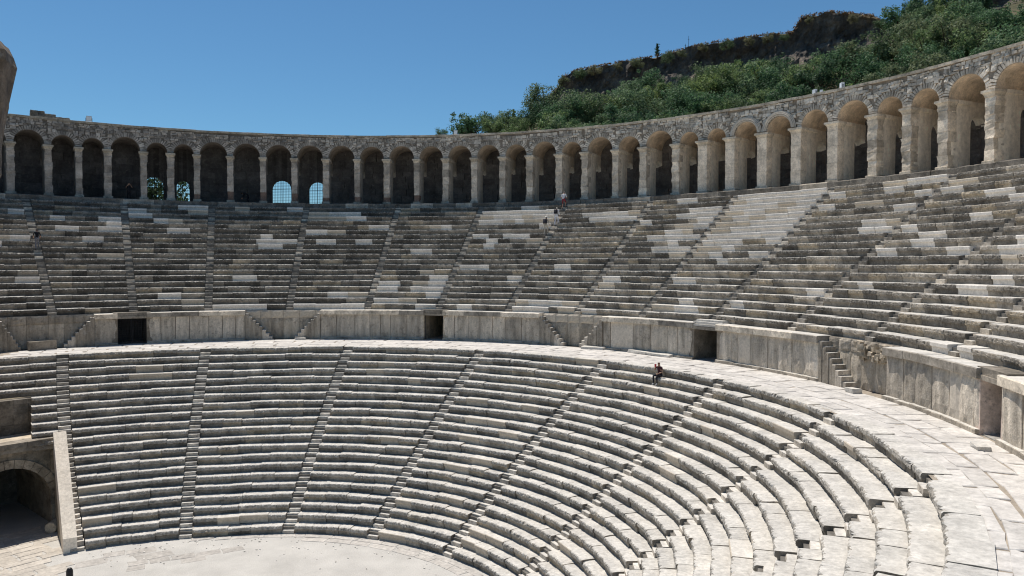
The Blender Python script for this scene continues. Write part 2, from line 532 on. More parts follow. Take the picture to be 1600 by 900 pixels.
for k in range(len(US)):
    d = US[k]
    t = thing('stairway', 'narrow upper-tier stone stairway, %s from the stage wall' % ORD[k], 'stairway', (*polar(RU, d), 12.2), 'stairways of the upper tier')
    for i in range(NU):
        r = upr(i); hw = math.degrees((SWU-.03)/2/r)
        new = rnd.random() < (.75 if 40 < d < 95 and i > 9 else .3)
        c = grey(.5, .05) if new else grey(.28, .02, .25)
        chord(rnd.choice(STEP), 'step', t, polar(r, d-hw), polar(r, d+hw), upz(i)-HU*.56+rnd.uniform(-.01, .01), 1.0, .52, HU*.46, c, push=rnd.uniform(-.02, .02))
        chord(rnd.choice(STEP), 'step', t, polar(r, d-hw), polar(r, d+hw), upz(i)-.012+rnd.uniform(-.01, .01), 1.0, .46, HU*.6, c, push=.36+rnd.uniform(-.02, .02))
# ledge under the arcade
t = thing('ledge', 'continuous ledge of long grey blocks under the arcade pillars', 'ledge', (*polar(44.4, 50), ZA))
def ledge_block(a, b):
    r = upr(NU)
    chord(rnd.choice(PLIN), 'ledge_block', t, polar(r, a), polar(r, b), ZA+rnd.uniform(-.02, .01), 1.0, 1.25, .5, grey(.16, .03, .25) if rnd.random() < .85 else grey(.38, .05), push=rnd.uniform(-.03, .03))
fill_row(ledge_block, -30, 137, upr(NU), 1.3, 2.6)

# ------------------------------------------------------------------ walkway (diazoma) paving
mb = MB()
walk = put('walkway', None, None, (*polar(28.5, 60), ZE), kind='structure')
degs = np.arange(-30.0, 158.1, 2.0)
me = MB()
for d in degs:
    me.v += [(*Plow(0, d-0.0), 0), (0, 0, 0)]
me.v = []
for d in degs:
    a = Plow(0, d)
    rin = math.hypot(*a) + .25; din = math.degrees(math.atan2(a[0], a[1]))
    me.v += [(*polar(rin, din), ZE-.035), (*polar(RW+1.3, din), ZE-.035)]
for k in range(len(degs)-1):
    me.f.append([2*k, 2*k+2, 2*k+3, 2*k+1]); me.m.append(0)
put('walkway_bed', me.mesh('walkway_bed', [M_PAVE]), walk, color=(.34, .29, .23)).location = -WLOC[walk]
cuts = [0.0, .22, .45, .72, 1.0]
def rad0(d):
    """inner radius of the paving about the origin at origin-angle d"""
    best = None
    for q in range(3):
        dd = d if best is None else best
        a = Plow(0, dd)
        best = dd + (d - math.degrees(math.atan2(a[0], a[1])))
    return math.hypot(*Plow(0, best)) + .62
for g in range(4):
    d = -24.0 + g*1.3
    while d < 152:
        r0 = rad0(d); w = (RW-.05-r0)
        ra, rb = r0+w*cuts[g], r0+w*cuts[g+1]-(.09 if g == 1 else 0)
        L = rnd.uniform(1.1, 2.3); dd = math.degrees(L/ra)
        chord(rnd.choice(SLAB), 'paving_slab', walk, polar(ra, d), polar(rad0(d+dd)+(RW-.05-rad0(d+dd))*cuts[g], d+dd), ZE+rnd.uniform(-.012, .012), 1.0, rb-ra-.02, 1.0, grey(.54, -.10, .08), gap=.03)
        d += dd

# ------------------------------------------------------------------ walkway wall with doorways and small flights
ZB, ZC = ZE, 12.20
DOORS = [(-8.0, -4.3), (36.2, 39.2), (79.5, 83.1), (121.5, 124.4)]
FL = [(-10.9, -14.6), (9.1, 13.0), (20.1, 16.3), (54.8, 58.6), (65.0, 61.2), (98.6, 102.6), (-21.9, -19.6)]   # (top, foot)
PAN = [(-30, -21.9), (-10.9, -8.0), (-4.3, 9.1), (20.1, 36.2), (39.2, 54.8), (65.0, 79.5), (83.1, 98.6), (108.2, 121.5), (124.4, 142)]
GAP = [(-22.2, -10.6), (8.8, 20.4), (54.5, 65.3), (98.3, 108.5)]
SECT = [(-34, -8.0, 'beside the parodos, with a V of two small flights'), (-4.3, 36.2, 'between the gated doorway and the narrow open doorway'),
        (39.2, 79.5, 'with one big blank white slab, between two open doorways'), (83.1, 121.5, 'with a single flight and a rubble breach, in front of the near doorway'),
        (124.4, 142, 'nearest the viewer, past the near doorway')]
def arc_core(name, parent, d0, d1, r0, r1, z0, z1, mat, color):
    mb = MB(); n = max(2, int((d1-d0)/1.5)+1)
    for k in range(n):
        d = d0+(d1-d0)*k/(n-1)
        mb.v += [(*polar(r0, d), z0), (*polar(r0, d), z1), (*polar(r1, d), z1), (*polar(r1, d), z0)]
    for k in range(n-1):
        for q in range(4):
            mb.f.append([k*4+q, (k+1)*4+q, (k+1)*4+(q+1) % 4, k*4+(q+1) % 4]); mb.m.append(0)
    mb.f += [[0, 1, 2, 3], [n*4-1, n*4-2, n*4-3, n*4-4]]; mb.m += [0, 0]
    o = put(name, mb.mesh(name, [mat]), parent, color=color)
    o.location = -WLOC[parent]
    return o
WHITE = [(66.2, 69.8), (86.3, 88.2), (117.0, 118.6), (-6, -6)]
sec_obj = []
for si, (s0, s1, lab) in enumerate(SECT):
    t = thing('podium_wall', 'grey stone wall above the walkway, ' + lab, 'wall', (*polar(RW, (s0+s1)/2), ZE), 'walkway wall sections')
    sec_obj.append(t)
    for p0, p1 in PAN:
        if p0 < s0-.1 or p1 > s1+.1: continue
        arc_core('wall_core', t, p0, p1, RW+.16, RU+.25, ZB-.04, ZC-.37, M_EARTH, (.2, .2, .2))
        # upright slabs
        d = p0
        while d < p1-.3:
            w = rnd.uniform(1.4, 3.0); e = d+w
            for a, b in WHITE:
                if d < a < e: e = a
                if a <= d < b: e = b
            if p1-e < .9: e = p1
            white = any(a-.05 <= d and e <= b+.05 for a, b in WHITE)
            wet = .5+.5*mnoise.noise((d*.13, 7.7, 1.0))
            c = grey(.52, .02, .03) if white else grey(.36+.16*wet, .03, .2)
            chord(ORTHC[0] if white else rnd.choice(ORTH), 'wall_slab', t, polar(RW, d), polar(RW, e), ZB+.16, 1.0, 1.0, ZC-.37-ZB-.16, c, push=rnd.uniform(-.03, .03), gap=.035)
            d = e
        fill_row(lambda a, b: chord(rnd.choice(PLIN), 'plinth_block', t, polar(RW-.14, a), polar(RW-.14, b), ZB+.17+rnd.uniform(-.03, .02), 1.0, .28, .25, grey(.33, .05, .15)), p0, p1, RW, 1.0, 2.0)
        def corn(a, b):
            tan = mnoise.noise((a*.11, 2.2, 9.0)) > -.12
            chord(rnd.choice(CORN), 'cornice_block', t, polar(RW-.13, a), polar(RW-.13, b), ZC+rnd.uniform(-.008, .008), 1.0, RU-RW+.2, .36, grey(.56, .06, .06) if tan else grey(.26, .02, .2), push=rnd.uniform(-.012, .012))
        fill_row(corn, p0, p1, RW, 1.3, 2.4)
    # recessed wall behind the flights and the blocks that carry the first seat row
    for g0, g1 in GAP:
        if g1 < s0 or g0 > s1: continue
        arc_core('wall_core', t, g0, g1, RU-.02, RU+.24, ZB-.04, ZU-HU+.02, M_EARTH, (.2, .2, .2))
        d = g0
        while d < g1-.2:
            e = min(g1, d+rnd.uniform(1.4, 2.6))
            if g1-e < .8: e = g1
            chord(rnd.choice(ORTH), 'wall_slab', t, polar(RU-.22, d), polar(RU-.22, e), ZB, 1.0, 1.0, 1.7, grey(.34, .07, .2))
            pale = 5 < d < 25 or 50 < d < 66
            chord(ORTHC[0] if pale else rnd.choice(ORTH), 'wall_slab', t, polar(RU-.22, d), polar(RU-.22, e), ZB+1.71, 1.0, 1.0, ZU-HU-ZB-1.71, grey(.45, .06, .1) if pale else grey(.3, .05, .2))
            d = e
    def under(a, b):
        if any(a0-.3 < (a+b)/2 < b0+.3 for a0, b0 in GAP): return
        chord(rnd.choice(CORN), 'bearing_block', t, polar(RU-.06, a), polar(RU-.06, b), ZU-HU-.01, 1.0, .5, .55, grey(.34, .05, .2) if rnd.random() < .5 else grey(.19, .04, .2))
    fill_row(under, max(s0, -30), s1, RU, 1.2, 2.4)
# small flights along the wall
FLN = ['flight of seven small steps against the walkway wall, right beside the gated doorway', 'small flight with pale repair blocks, ending the wall beside the gated doorway',
       'small flight of steps facing its twin, before the wall leading to the narrow open doorway', 'small flight of steps against the walkway wall, just past the narrow open doorway panels',
       'small worn flight of steps beside the big blank white wall slab', 'small flight with a pale repaired foot beside the rubble breach in the wall', 'small flight of steps at the walkway wall, next to the stage wall corner']
for (a, b), lab in zip(FL, FLN):
    t = thing('wall_stairway', lab, 'stairway', (*polar(RW, b), ZE), 'small flights on the walkway wall')
    ns = 8
    for q in range(ns):
        e0 = a+(b-a)*q/ns; e1 = a+(b-a)*(q+1)/ns
        z = ZC-(ZC-ZB)*(q+1)/(ns+1)
        lo_, hi_ = min(e0, e1), max(e0, e1)
        c = grey(.46, .02, .05) if q in (5, 6, 7) and a > -12 else grey(.27, .05, .15)
        chord(rnd.choice(WSTEP), 'step', t, polar(RW-.04, lo_), polar(RW-.04, hi_), z, 1.0, RU-RW-.05, z-ZB+.04, c, gap=.004, push=rnd.uniform(-.03, .03))
# doorways: jambs, lintel, passage
GRID = flat_mat('dark_iron', (.03, .03, .035), .5, .6)
DLAB = ['dark gated doorway in the walkway wall', 'narrow open doorway with a tan jamb in the walkway wall', 'open doorway with projecting step blocks over it in the walkway wall', 'large near doorway with brown jambs in the walkway wall']
for k, ((a, b), lab) in enumerate(zip(DOORS, DLAB)):
    w = R(b-a)*RW
    t = thing('doorway', lab, 'doorway', (*polar(RW, (a+b)/2), ZE), 'doorways to the walkway')
    c = grey(.36, .12) if k == 1 else (.62, .50, .42) if k == 3 else grey(.22, .08)
    dm = (a+b)/2; rz = -R(dm)
    mb = MB(); mb.box(-w/2-.4, -w/2-.005, .02, 5.0, -.04, 2.15, 0, .02)
    put('jamb', mb.mesh('jamb', [M_FACE]), t, (*polar(RW, dm), ZE), rz, color=c)
    mb = MB(); mb.box(w/2+.005, w/2+.4, .02, 5.0, -.04, 2.15, 0, .02)
    put('jamb', mb.mesh('jamb', [M_FACE]), t, (*polar(RW, dm), ZE), rz, color=c)
    mb = MB(); mb.box(-w/2-.45, w/2+.45, -.06 if k == 2 else .0, 5.0, 1.96, 2.14, 0, .015)
    put('lintel', mb.mesh('lintel', [M_FACE]), t, (*polar(RW, dm), ZE), rz, color=grey(.26, .05))
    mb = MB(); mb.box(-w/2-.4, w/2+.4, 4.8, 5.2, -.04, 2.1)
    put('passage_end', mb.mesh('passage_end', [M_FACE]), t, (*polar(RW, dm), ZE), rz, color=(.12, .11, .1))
    mb = MB(); mb.box(-w/2-.4, w/2+.4, 0.1, 5.2, -.3, .01)
    put('threshold', mb.mesh('threshold', [M_PAVE]), t, (*polar(RW, dm), ZE), rz, color=(.35, .33, .3))
    if k == 2:
        for q in range(3):
            mb = MB(); mb.box(-w/2-.35+.12*q, w/2+.35-.1*q, -.05+.2*q, .9, 2.15+.14*q, 2.285+.14*q, 0, .02)
            put('block', mb.mesh('block', [M_TREAD]), t, (*polar(RW, dm), ZE), rz, color=grey(.3, .05))
    else:
        mb = MB(); mb.box(-w/2-.3, w/2+.3, .03, .9, 2.15, 2.42, 0, .02)
        put('block', mb.mesh('block', [M_FACE]), t, (*polar(RW, dm), ZE), rz, color=grey(.2, .05))
    if k == 0:
        g = thing('iron_gate', 'black iron lattice gate closing the doorway nearest the parodos', 'gate', (*polar(RW+.5, dm), ZE))
        mb = MB()
        for x in (-w/2+.03, 0, w/2-.03): mb.box(x-.025, x+.025, -.025, .025, 0.02, 1.94)
        for z in (.05, 1.9): mb.box(-w/2+.05, w/2-.05, -.02, .02, z-.02, z+.02)
        put('gate_frame', mb.mesh('gate_frame', [GRID]), g, WLOC[g], rz)
        for q in range(1, 18):
            x = -w/2+w*q/18
            if abs(x) < .04: continue
            mb = MB(); mb.box(x-.009, x+.009, -.01, .01, .07, 1.88)
            put('bar', mb.mesh('bar', [GRID]), g, WLOC[g], rz)
        for q in range(1, 12):
            mb = MB(); mb.box(-w/2+.06, w/2-.06, -.016, -.011, .16*q, .16*q+.015)
            put('bar', mb.mesh('bar', [GRID]), g, WLOC[g], rz)
# rubble breach next to the single flight, and loose blocks
t = thing('rubble_heap', 'exposed rubble stones packed in the breach above the walkway wall', 'rubble', (*polar(RW+.2, 104.6), ZB+1.5))
for q in range(46):
    mb = MB(); s = rnd.uniform(.10, .24); mb.box(-s, s, -s*.8, s*.8, -s*.6, s*.6, 0, s*.3)
    put('stone', mb.mesh('stone', [M_RUBBLE]), t, (*polar(RW+.42+rnd.uniform(0, .25), rnd.uniform(102.9, 107.6)), ZB+1.55+rnd.uniform(0, .72)), rnd.uniform(0, 6), color=grey(.3, .12, .25))
LOOSE = [(125.9, 29.7, .34, .2, .17, 'loose squared stone block lying before the near doorway'), (71.5, 30.25, .9, .3, .2, 'long low pale block lying at the wall foot behind the seated person'),
         (74.5, 30.2, 1.1, .28, .16, 'flat pale block lying at the foot of the dark streaked wall'), (17.2, 30.2, .4, .2, .16, 'pale block lying in the V between two small flights'),
         (64.0, 30.2, .9, .3, .16, 'thin pale block lying below the blank white wall slab'), (104.9, 30.15, .34, .22, .2, 'tilted broken stone lying by the rubble breach'),
         (-17.3, 30.2, .85, .35, .62, 'squared dark pedestal block in the V of flights near the stage wall')]
for d, r, a, b, h, lab in LOOSE:
    mb = MB(); mb.box(-a, a, -b, b, 0, h, 0, .04)
    tag(put('stone_block', mb.mesh('stone_block', [M_FACE if h > .5 else M_TREAD]), None, (*polar(r, d), ZE), -R(d)+rnd.uniform(-.2, .2), color=grey(.24 if h > .5 else .36, .06)), lab, 'block', 'loose blocks on the walkway')

# ------------------------------------------------------------------ arcade
PIL = [-32.2, -28.2, -24.4, -20.6, -16.87, -13.32, -10.32, -7.4, -3.65, -0.73, 2.19, 6.0, 9.84, 13.62, 17.49, 21.42, 25.16, 29.03, 32.76, 36.51, 40.17, 43.66, 47.47, 50.75, 54.64, 58.07, 62.07, 65.3, 68.51, 72.14, 75.87, 79.72, 83.71, 86.96, 90.28, 94.29, 98.1, 101.9, 105.7, 109.5, 113.3, 117.1]
arc = thing('arcade', 'long curved arcade of stone pillars and rubble arches crowning the seating', 'arcade', (*polar(47, 45), ZA))
SPR, CAPZ = 4.52, 4.12
PW = 0.58
def pst_mesh(seed, j):
    rr = random.Random(seed); mb = MB()
    z = [0, .5, 1]
    for q in z:
        for (x, y) in ((-.5, 0), (.5, 0), (.5, 1), (-.5, 1)):
            mb.v.append((x+rr.uniform(-j, j), y+rr.uniform(-j, j), q))
    for q in range(2):
        for k in range(4):
            mb.f.append([q*4+k, q*4+(k+1) % 4, q*4+4+(k+1) % 4, q*4+4+k]); mb.m.append(0)
    mb.f += [[3, 2, 1, 0], [8, 9, 10, 11]]; mb.m += [0, 0]
    return mb.mesh('stone', [M_RUBBLE])
PST = [pst_mesh(500+s, .025+.008*s) for s in range(9)]
def cap_mesh():
    mb = MB()
    for (w, z) in ((.5, 0), (.53, .25), (.62, .55), (.70, .6), (.70, 1.0)):
        mb.v += [(-w, -(w-.5), z), (w, -(w-.5), z), (w, 1.0, z), (-w, 1.0, z)]
    for q in range(4):
        for k in range(4):
            mb.f.append([q*4+k, q*4+(k+1) % 4, q*4+4+(k+1) % 4, q*4+4+k]); mb.m.append(0)
    mb.f += [[3, 2, 1, 0], [16, 17, 18, 19]]; mb.m += [0, 0]
    return mb.mesh('capital', [M_RUBBLE])
CAPM = cap_mesh()
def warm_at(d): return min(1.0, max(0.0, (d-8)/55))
def mixv(a, b, t): return tuple(x+(y-x)*t for x, y in zip(a, b))
def pier_mesh(thk, w0, w1):
    """radial pier wall with an arched passage; local y outwards, z up"""
    y0, ya, yb = .4, 2.2, 3.7
    pr = [(y0, 0), (ya, 0)]
    hh, rad = 2.95, (yb-ya)/2
    for k in range(9):
        a = math.pi - math.pi*k/8
        pr.append(((ya+yb)/2+rad*math.cos(a), hh+rad*math.sin(a)))
    pr += [(yb, SPR+.06), (y0, SPR+.06)]
    mb = MB(); n = len(pr)
    mb.v = [(-thk/2, y, z) for y, z in pr] + [(thk/2, y, z) for y, z in pr]
    # side faces as strips: left jamb, head, right jamb
    for off, rev in ((0, True), (n, False)):
        idx = lambda q: q+off
        quads = [[0, 1, 2, 12], [12, 2, 3, 4, 5, 6], [12, 6, 11], [6, 7, 8, 9, 10, 11]]
        for f in quads:
            g = [idx(q) for q in f]
            mb.f.append(g[::-1] if rev else g); mb.m.append(0)
    for q in range(n):
        mb.f.append([q, (q+1) % n, n+(q+1) % n, n+q]); mb.m.append(0)
    return mb.mesh('pier', [M_PLASTER])
PIERM = pier_mesh(1.0, 0, 0)
def pw_at(d): return .58 + .10*min(1.0, max(0.0, (d-25)/45))
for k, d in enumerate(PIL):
    wt = warm_at(d); PW = .86 if 63 < d < 81 else pw_at(d)*rnd.uniform(.93, 1.07)
    pl = put('pillar', None, arc, (*polar(RA, d), ZA))
    rz = -R(d)
    smooth = 63.0 < d < 81.0
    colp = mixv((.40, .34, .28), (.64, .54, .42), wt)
    z = 0.0
    # base
    mb_z = .28
    put('base', CORN[k % 4], pl, (*polar(RA-.08, d), ZA+.26), rz, (PW+.16, .95, .28), grey(.32+.12*wt, .08))
    z = .26
    while z < CAPZ-.05:
        h = rnd.uniform(.85, 1.3) if smooth else rnd.uniform(.38, .85)
        h = min(h, CAPZ-z)
        if CAPZ-z-h < .2: h = CAPZ-z
        v = rnd.uniform(.72, 1.28) if not smooth else rnd.uniform(.95, 1.08)
        c = tuple(x*v for x in (colp if not smooth else (.74, .62, .48)))
        if z < .5 and 2 < d < 30 and rnd.random() < .6: c = (.21, .14, .105)
        put('stone', PST[0] if smooth else rnd.choice(PST), pl, (*polar(RA+(0 if smooth else rnd.uniform(-.03, .03)), d), ZA+z), rz, ((PW if smooth else PW*rnd.uniform(.9, 1.06)), .8, h-.012), c)
        z += h
    put('capital', CAPM, pl, (*polar(RA-.02, d), ZA+CAPZ), rz, (PW, .85, SPR-CAPZ), grey(.34+.12*wt, .08))
    mb = MB(); mb.box(-.5*PW-.07, .5*PW+.07, .86, 2.22, SPR-.2, SPR+.045, 0, .012)
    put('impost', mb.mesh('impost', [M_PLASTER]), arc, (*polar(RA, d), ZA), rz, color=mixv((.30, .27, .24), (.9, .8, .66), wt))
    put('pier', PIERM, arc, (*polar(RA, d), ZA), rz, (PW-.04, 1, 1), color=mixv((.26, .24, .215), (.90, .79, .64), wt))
M_ARCHIV = stone_mat('moulded_stone', lo=.9, hi=1.1, pale=0, bstr=.15)
winbars = []
WIN = {8: (-2.9, 1.75), 9: (.6, 1.2), 12: (11.7, 1.9), 13: (15.9, 1.7)}
for k in range(len(PIL)-1):
    d0, d1 = PIL[k], PIL[k+1]
    dm = (d0+d1)/2; rz = -R(dm); wt = warm_at(dm)
    chord_ = 2*RA*math.sin(R(d1-d0)/2)
    W = chord_/2
    rad = max(.6, W-(.43 if 63 < dm < 79 else pw_at(dm)/2)+.02)
    H = TOPA-ZA
    ns = 16
    # vault and wall body: front face with arch, intrados, sides
    mb = MB()
    y0, y1 = .12, 3.65
    arcp = [(rad*math.cos(math.pi*q/ns), SPR+.05+rad*math.sin(math.pi*q/ns)) for q in range(ns+1)]
    def xs(x, y): return x*(1+y/RA)
    o = 0
    outer = []
    for x, z in arcp:
        # matching point on the outer rectangle
        a = math.atan2(z-SPR-.05, x)
        tx = W/abs(math.cos(a)) if abs(math.cos(a)) > 1e-6 else 1e9
        tz = (H-SPR-.05-.16)/max(1e-6, math.sin(a))
        t_ = min(tx, tz)
        outer.append((t_*math.cos(a), SPR+.05+t_*math.sin(a)))
    n_ = ns+1
    Hc = H-.16
    # insert exact corners by snapping nearest
    for sgn in (1, -1):
        best = min(range(n_), key=lambda q: abs(outer[q][0]-sgn*W)+abs(outer[q][1]-Hc))
        outer[best] = (sgn*W, Hc)
    F0 = [(xs(x, y0), y0, z) for x, z in arcp]; G0 = [(xs(x, y0), y0, z) for x, z in outer]
    F1 = [(xs(x, y1), y1, z) for x, z in arcp]
    mb.add(F0+G0, [(q, n_+q, n_+q+1, q+1) for q in range(ns)], 0)
    mb.add(F0+F1, [(q, q+1, n_+q+1, n_+q) for q in range(ns)], 1)
    # roof and shoulders
    mb.add([(xs(-W, y0), y0, Hc), (xs(W, y0), y0, Hc), (xs(W, 5.4), 5.4, Hc), (xs(-W, 5.4), 5.4, Hc)], [(0, 1, 2, 3)], 0)
    for sgn in (1, -1):
        mb.add([(xs(sgn*rad, y0), y0, SPR+.05), (xs(sgn*W, y0), y0, SPR+.05), (xs(sgn*W, y1), y1, SPR+.05), (xs(sgn*rad, y1), y1, SPR+.05)], [(0, 1, 2, 3)], 0)
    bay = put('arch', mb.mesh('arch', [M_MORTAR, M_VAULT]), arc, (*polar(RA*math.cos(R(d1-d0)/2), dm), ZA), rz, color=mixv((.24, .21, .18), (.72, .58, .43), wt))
    # voussoirs
    mb = MB()
    moulded = 68 < dm < 76
    nv = max(13, int(math.pi*(rad+.1)/.17))
    for q in range(nv):
        a = math.pi*(q+.5)/nv + rnd.uniform(-.015, .015)
        l = rnd.uniform(.30, .5); r0 = rad+.01; 
        if moulded: l = .3
        hw = .075 if rnd.random() < .7 else .055
        ct, st = math.cos(a), math.sin(a)
        mb.obox((xs(ct*(r0+l/2), 0), y0+.10, SPR+.05+st*(r0+l/2)), (ct*l/2, 0, st*l/2), (0, .16+rnd.uniform(0, .03), 0), (-st*hw, 0, ct*hw))
    put('voussoirs', mb.mesh('voussoirs', [M_RUBBLE]), bay, WLOC[bay], 0, color=mixv((.37, .325, .28), (.58, .51, .42), wt), kind='stuff')
    if moulded:
        mb = MB()
        for rr_, yy, tt in ((rad+.36, -.02, .05), (rad+.27, -.07, .05), (rad+.17, -.10, .055), (rad+.06, -.06, .06)):
            pts = [(rr_*math.cos(math.pi*q/20), yy, SPR+.08+rr_*math.sin(math.pi*q/20)) for q in range(21)]
            for p, q in zip(pts, pts[1:]): mb.tube(p, q, tt, tt, 5)
        put('archivolt', mb.mesh('archivolt', [M_ARCHIV]), bay, WLOC[bay], 0, color=(.58, .52, .44))
    # rubble facing
    mb = MB()
    z = SPR-.05
    while z < Hc-.1:
        h = rnd.uniform(.12, .30); x = -W
        while x < W:
            w = rnd.uniform(.14, .50); cx = x+w/2; cz = z+h/2
            dd = math.hypot(cx, max(0, cz-SPR-.05))
            ok = dd > rad+.42 or (cz < SPR and abs(cx) > rad+.05)
            if ok and cx+w/2 < W+.06 and cz+h/2 < Hc+.03:
                dep = rnd.uniform(.03, .13)
                mb.box(xs(x+.02, 0), xs(x+w-.02, 0), y0-dep, y0+.12, z+.012, z+h-.012, 0, .045)
            x += w
        z += h
    put('rubble_facing', mb.mesh('rubble_facing', [M_RUBBLE]), bay, WLOC[bay], 0, color=mixv((.36, .315, .27), (.60, .535, .45), wt), kind='stuff')
    # coping slabs
    for q in range(2):
        a = d0+(d1-d0)*q/2; b = d0+(d1-d0)*(q+1)/2
        chord(CORN[(k+q) % 4], 'coping_slab', arc, polar(RA-.06, a), polar(RA-.06, b), TOPA+rnd.uniform(-.02, .02), 1.0, 1.5, .2, grey(.30+.16*wt, .08), gap=.01)
    # back wall; stone colour darkened to imitate the deep gallery's shade
    rb = RA*math.cos(R(d1-d0)/2); Wb = xs(W, 3.65)+.05
    if k in WIN:
        wd, ww = WIN[k]
        off = math.tan(R(wd-dm))*(RA+3.65); off = max(-Wb+ww/2+.15, min(Wb-ww/2-.15, off))
        hh = 1.75
        mb = MB()
        mb.box(-Wb, off-ww/2, 3.65, 4.3, 0, 6.0); mb.box(off+ww/2, Wb, 3.65, 4.3, 0, 6.0)
        pr = [(off+ww/2*math.cos(math.pi*q/10), hh+ww/2*math.sin(math.pi*q/10)) for q in range(11)]
        for q in range(10):
            (xa, za), (xb, zb) = pr[q], pr[q+1]
            for yy, rev in ((3.65, False), (4.3, True)):
                f = [(xa, yy, za), (xb, yy, zb), (xb, yy, 6.0), (xa, yy, 6.0)]
                mb.add(f[::-1] if rev else f, [(0, 1, 2, 3)])
            mb.add([(xa, 3.65, za), (xa, 4.3, za), (xb, 4.3, zb), (xb, 3.65, zb)], [(0, 1, 2, 3)])
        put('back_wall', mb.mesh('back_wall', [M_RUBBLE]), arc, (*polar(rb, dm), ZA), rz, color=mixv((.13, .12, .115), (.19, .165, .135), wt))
        winbars.append((k, rb, dm, off, ww, hh))
    else:
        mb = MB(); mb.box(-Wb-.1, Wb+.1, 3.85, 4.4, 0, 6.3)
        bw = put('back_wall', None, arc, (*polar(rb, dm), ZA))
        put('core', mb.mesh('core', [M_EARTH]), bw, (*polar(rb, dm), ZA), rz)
        z = 0.0
        while z < 5.95:
            h = min(rnd.uniform(.5, .8), 6.0-z); x = -Wb
            while x < Wb-.05:
                w = rnd.uniform(.9, 1.8)
                if Wb-x-w < .5: w = Wb-x
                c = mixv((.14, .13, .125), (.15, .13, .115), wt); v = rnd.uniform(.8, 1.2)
                xm = x+w/2; px = polar(rb+3.65+rnd.uniform(0, .04), dm)
                ca, sa = math.cos(-R(dm)), math.sin(-R(dm))
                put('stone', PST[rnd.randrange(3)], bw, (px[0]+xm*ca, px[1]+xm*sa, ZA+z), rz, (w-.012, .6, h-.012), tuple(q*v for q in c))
                x += w
            z += h
WL = ['iron grille in the arched arcade window full of green shrubs', 'iron grille in the arched window half hidden by an arcade pillar', 'iron grille in the wide arched window open to bright sky', 'iron grille in the arched window last along the arcade, partly behind a pillar']
for (k, rb, dm, off, ww, hh), lab in zip(winbars, WL):
    g = thing('window_grille', lab, 'grille', (*polar(rb+4.0, dm), ZA), 'arcade window grilles')
    rz = -R(dm); base = (*polar(rb, dm), ZA)
    n = int(ww/.155)
    for q in range(n+1):
        x = off-ww/2+ww*q/n
        top = hh+math.sqrt(max(0, (ww/2)**2-(x-off)**2))
        th = .03 if q == n//2 else .014
        mb = MB(); mb.box(x-th, x+th, 4.0-.012, 4.0+.012, 0, top)
        put('bar', mb.mesh('bar', [GRID]), g, base, rz)
    zz = .16
    while zz < hh+ww/2-.05:
        hwid = ww/2 if zz < hh else math.sqrt(max(0.01, (ww/2)**2-(zz-hh)**2))
        th = .026 if abs(zz-hh) < .09 else .012
        mb = MB(); mb.box(off-hwid, off+hwid, 4.0+.013, 4.0+.03, zz-th, zz+th)
        put('bar', mb.mesh('bar', [GRID]), g, base, rz)
        zz += .16

# broken masonry and floodlights on the arcade roof
t = thing('masonry_stub', 'broken stub of dark masonry on the arcade roof near the stage wall', 'masonry', (*polar(RA+.8, -13.6), TOPA))
for q, (d, h) in enumerate([(-14.5, .62), (-13.9, .66), (-13.3, .60), (-12.8, .42), (-12.2, .26), (-11.5, .12)]):
    for s in range(max(1, int(h/.2))):
        chord(rnd.choice(PLIN), 'stone', t, polar(RA+.4+rnd.uniform(0, .1), d-.36), polar(RA+.4, d+.36), TOPA+.2*(s+1)+.02, 1.0, .9, .23, grey(.17, .05, .25))
LAMPG = flat_mat('lamp_housing', (.62, .63, .64), .4)
LAMPW = flat_mat('lamp_lens', (.75, .78, .8), .15)
def floodlight(d, r, s, yaw, lab):
    t = thing('floodlight', lab, 'floodlight', (*polar(r, d), TOPA), 'floodlights on the arcade roof')
    b = WLOC[t]; rz = -R(d)+yaw
    mb = MB(); mb.box(-.22*s, .22*s, -.10*s, .14*s, .12*s, .58*s, 0, .008); put('housing', mb.mesh('housing', [LAMPG]), t, b, rz)
    mb = MB(); mb.box(-.17*s, .17*s, -.115*s, -.102*s, .17*s, .53*s); put('lens', mb.mesh('lens', [LAMPW]), t, b, rz)
    mb = MB(); mb.box(-.27*s, -.23*s, -.03*s, .03*s, 0, .4*s); mb.box(.23*s, .27*s, -.03*s, .03*s, 0, .4*s); mb.box(-.23*s, .23*s, -.03*s, .03*s, 0, .04*s)
    put('bracket', mb.mesh('bracket', [GRID]), t, b, rz)
floodlight(-9.2, RA+.5, 1.0, 0, 'small boxy floodlight standing alone on the arcade roof near the stage wall')
floodlight(33.9, RA+.6, .85, .2, 'small pale floodlight on the roof in front of the lone round tree')
floodlight(77.4, RA+.5, .72, -.3, 'upright pale floodlight on the roof, first of the cluster below the hill')
floodlight(78.1, RA+.5, .5, .4, 'low pale floodlight close beside the upright one on the roof')
floodlight(80.2, RA+.5, .85, -.6, 'tilted white floodlight last in the cluster on the roof below the hill')

# ------------------------------------------------------------------ parodos, parapet, stage wall
PD = -25.5
prd = Vector((math.sin(R(PD)), math.cos(R(PD)), 0)); prt = Vector((math.cos(R(PD)), -math.sin(R(PD)), 0))
def pz(r, x, z): 
    q = Vector((LC[0], LC[1], 0)) + prd*r + prt*x
    return (q.x, q.y, z)
PR, PTOP, AC, AR, ASP = 22.2, 5.35, .42, 2.2, 1.62
t = thing('parodos_arch', 'vaulted stone side entrance with a round arch beside the lower seating', 'archway', pz(PR, 0, 0))
rzp = -R(PD)
def pbox(name, mat, x0, x1, y0, y1, z0, z1, color, j=.015, parent=None):
    mb = MB(); mb.box(x0, x1, y0, y1, z0, z1, 0, j)
    return put(name, mb.mesh(name, [mat]), parent or t, pz(PR, 0, 0), rzp, color=color)
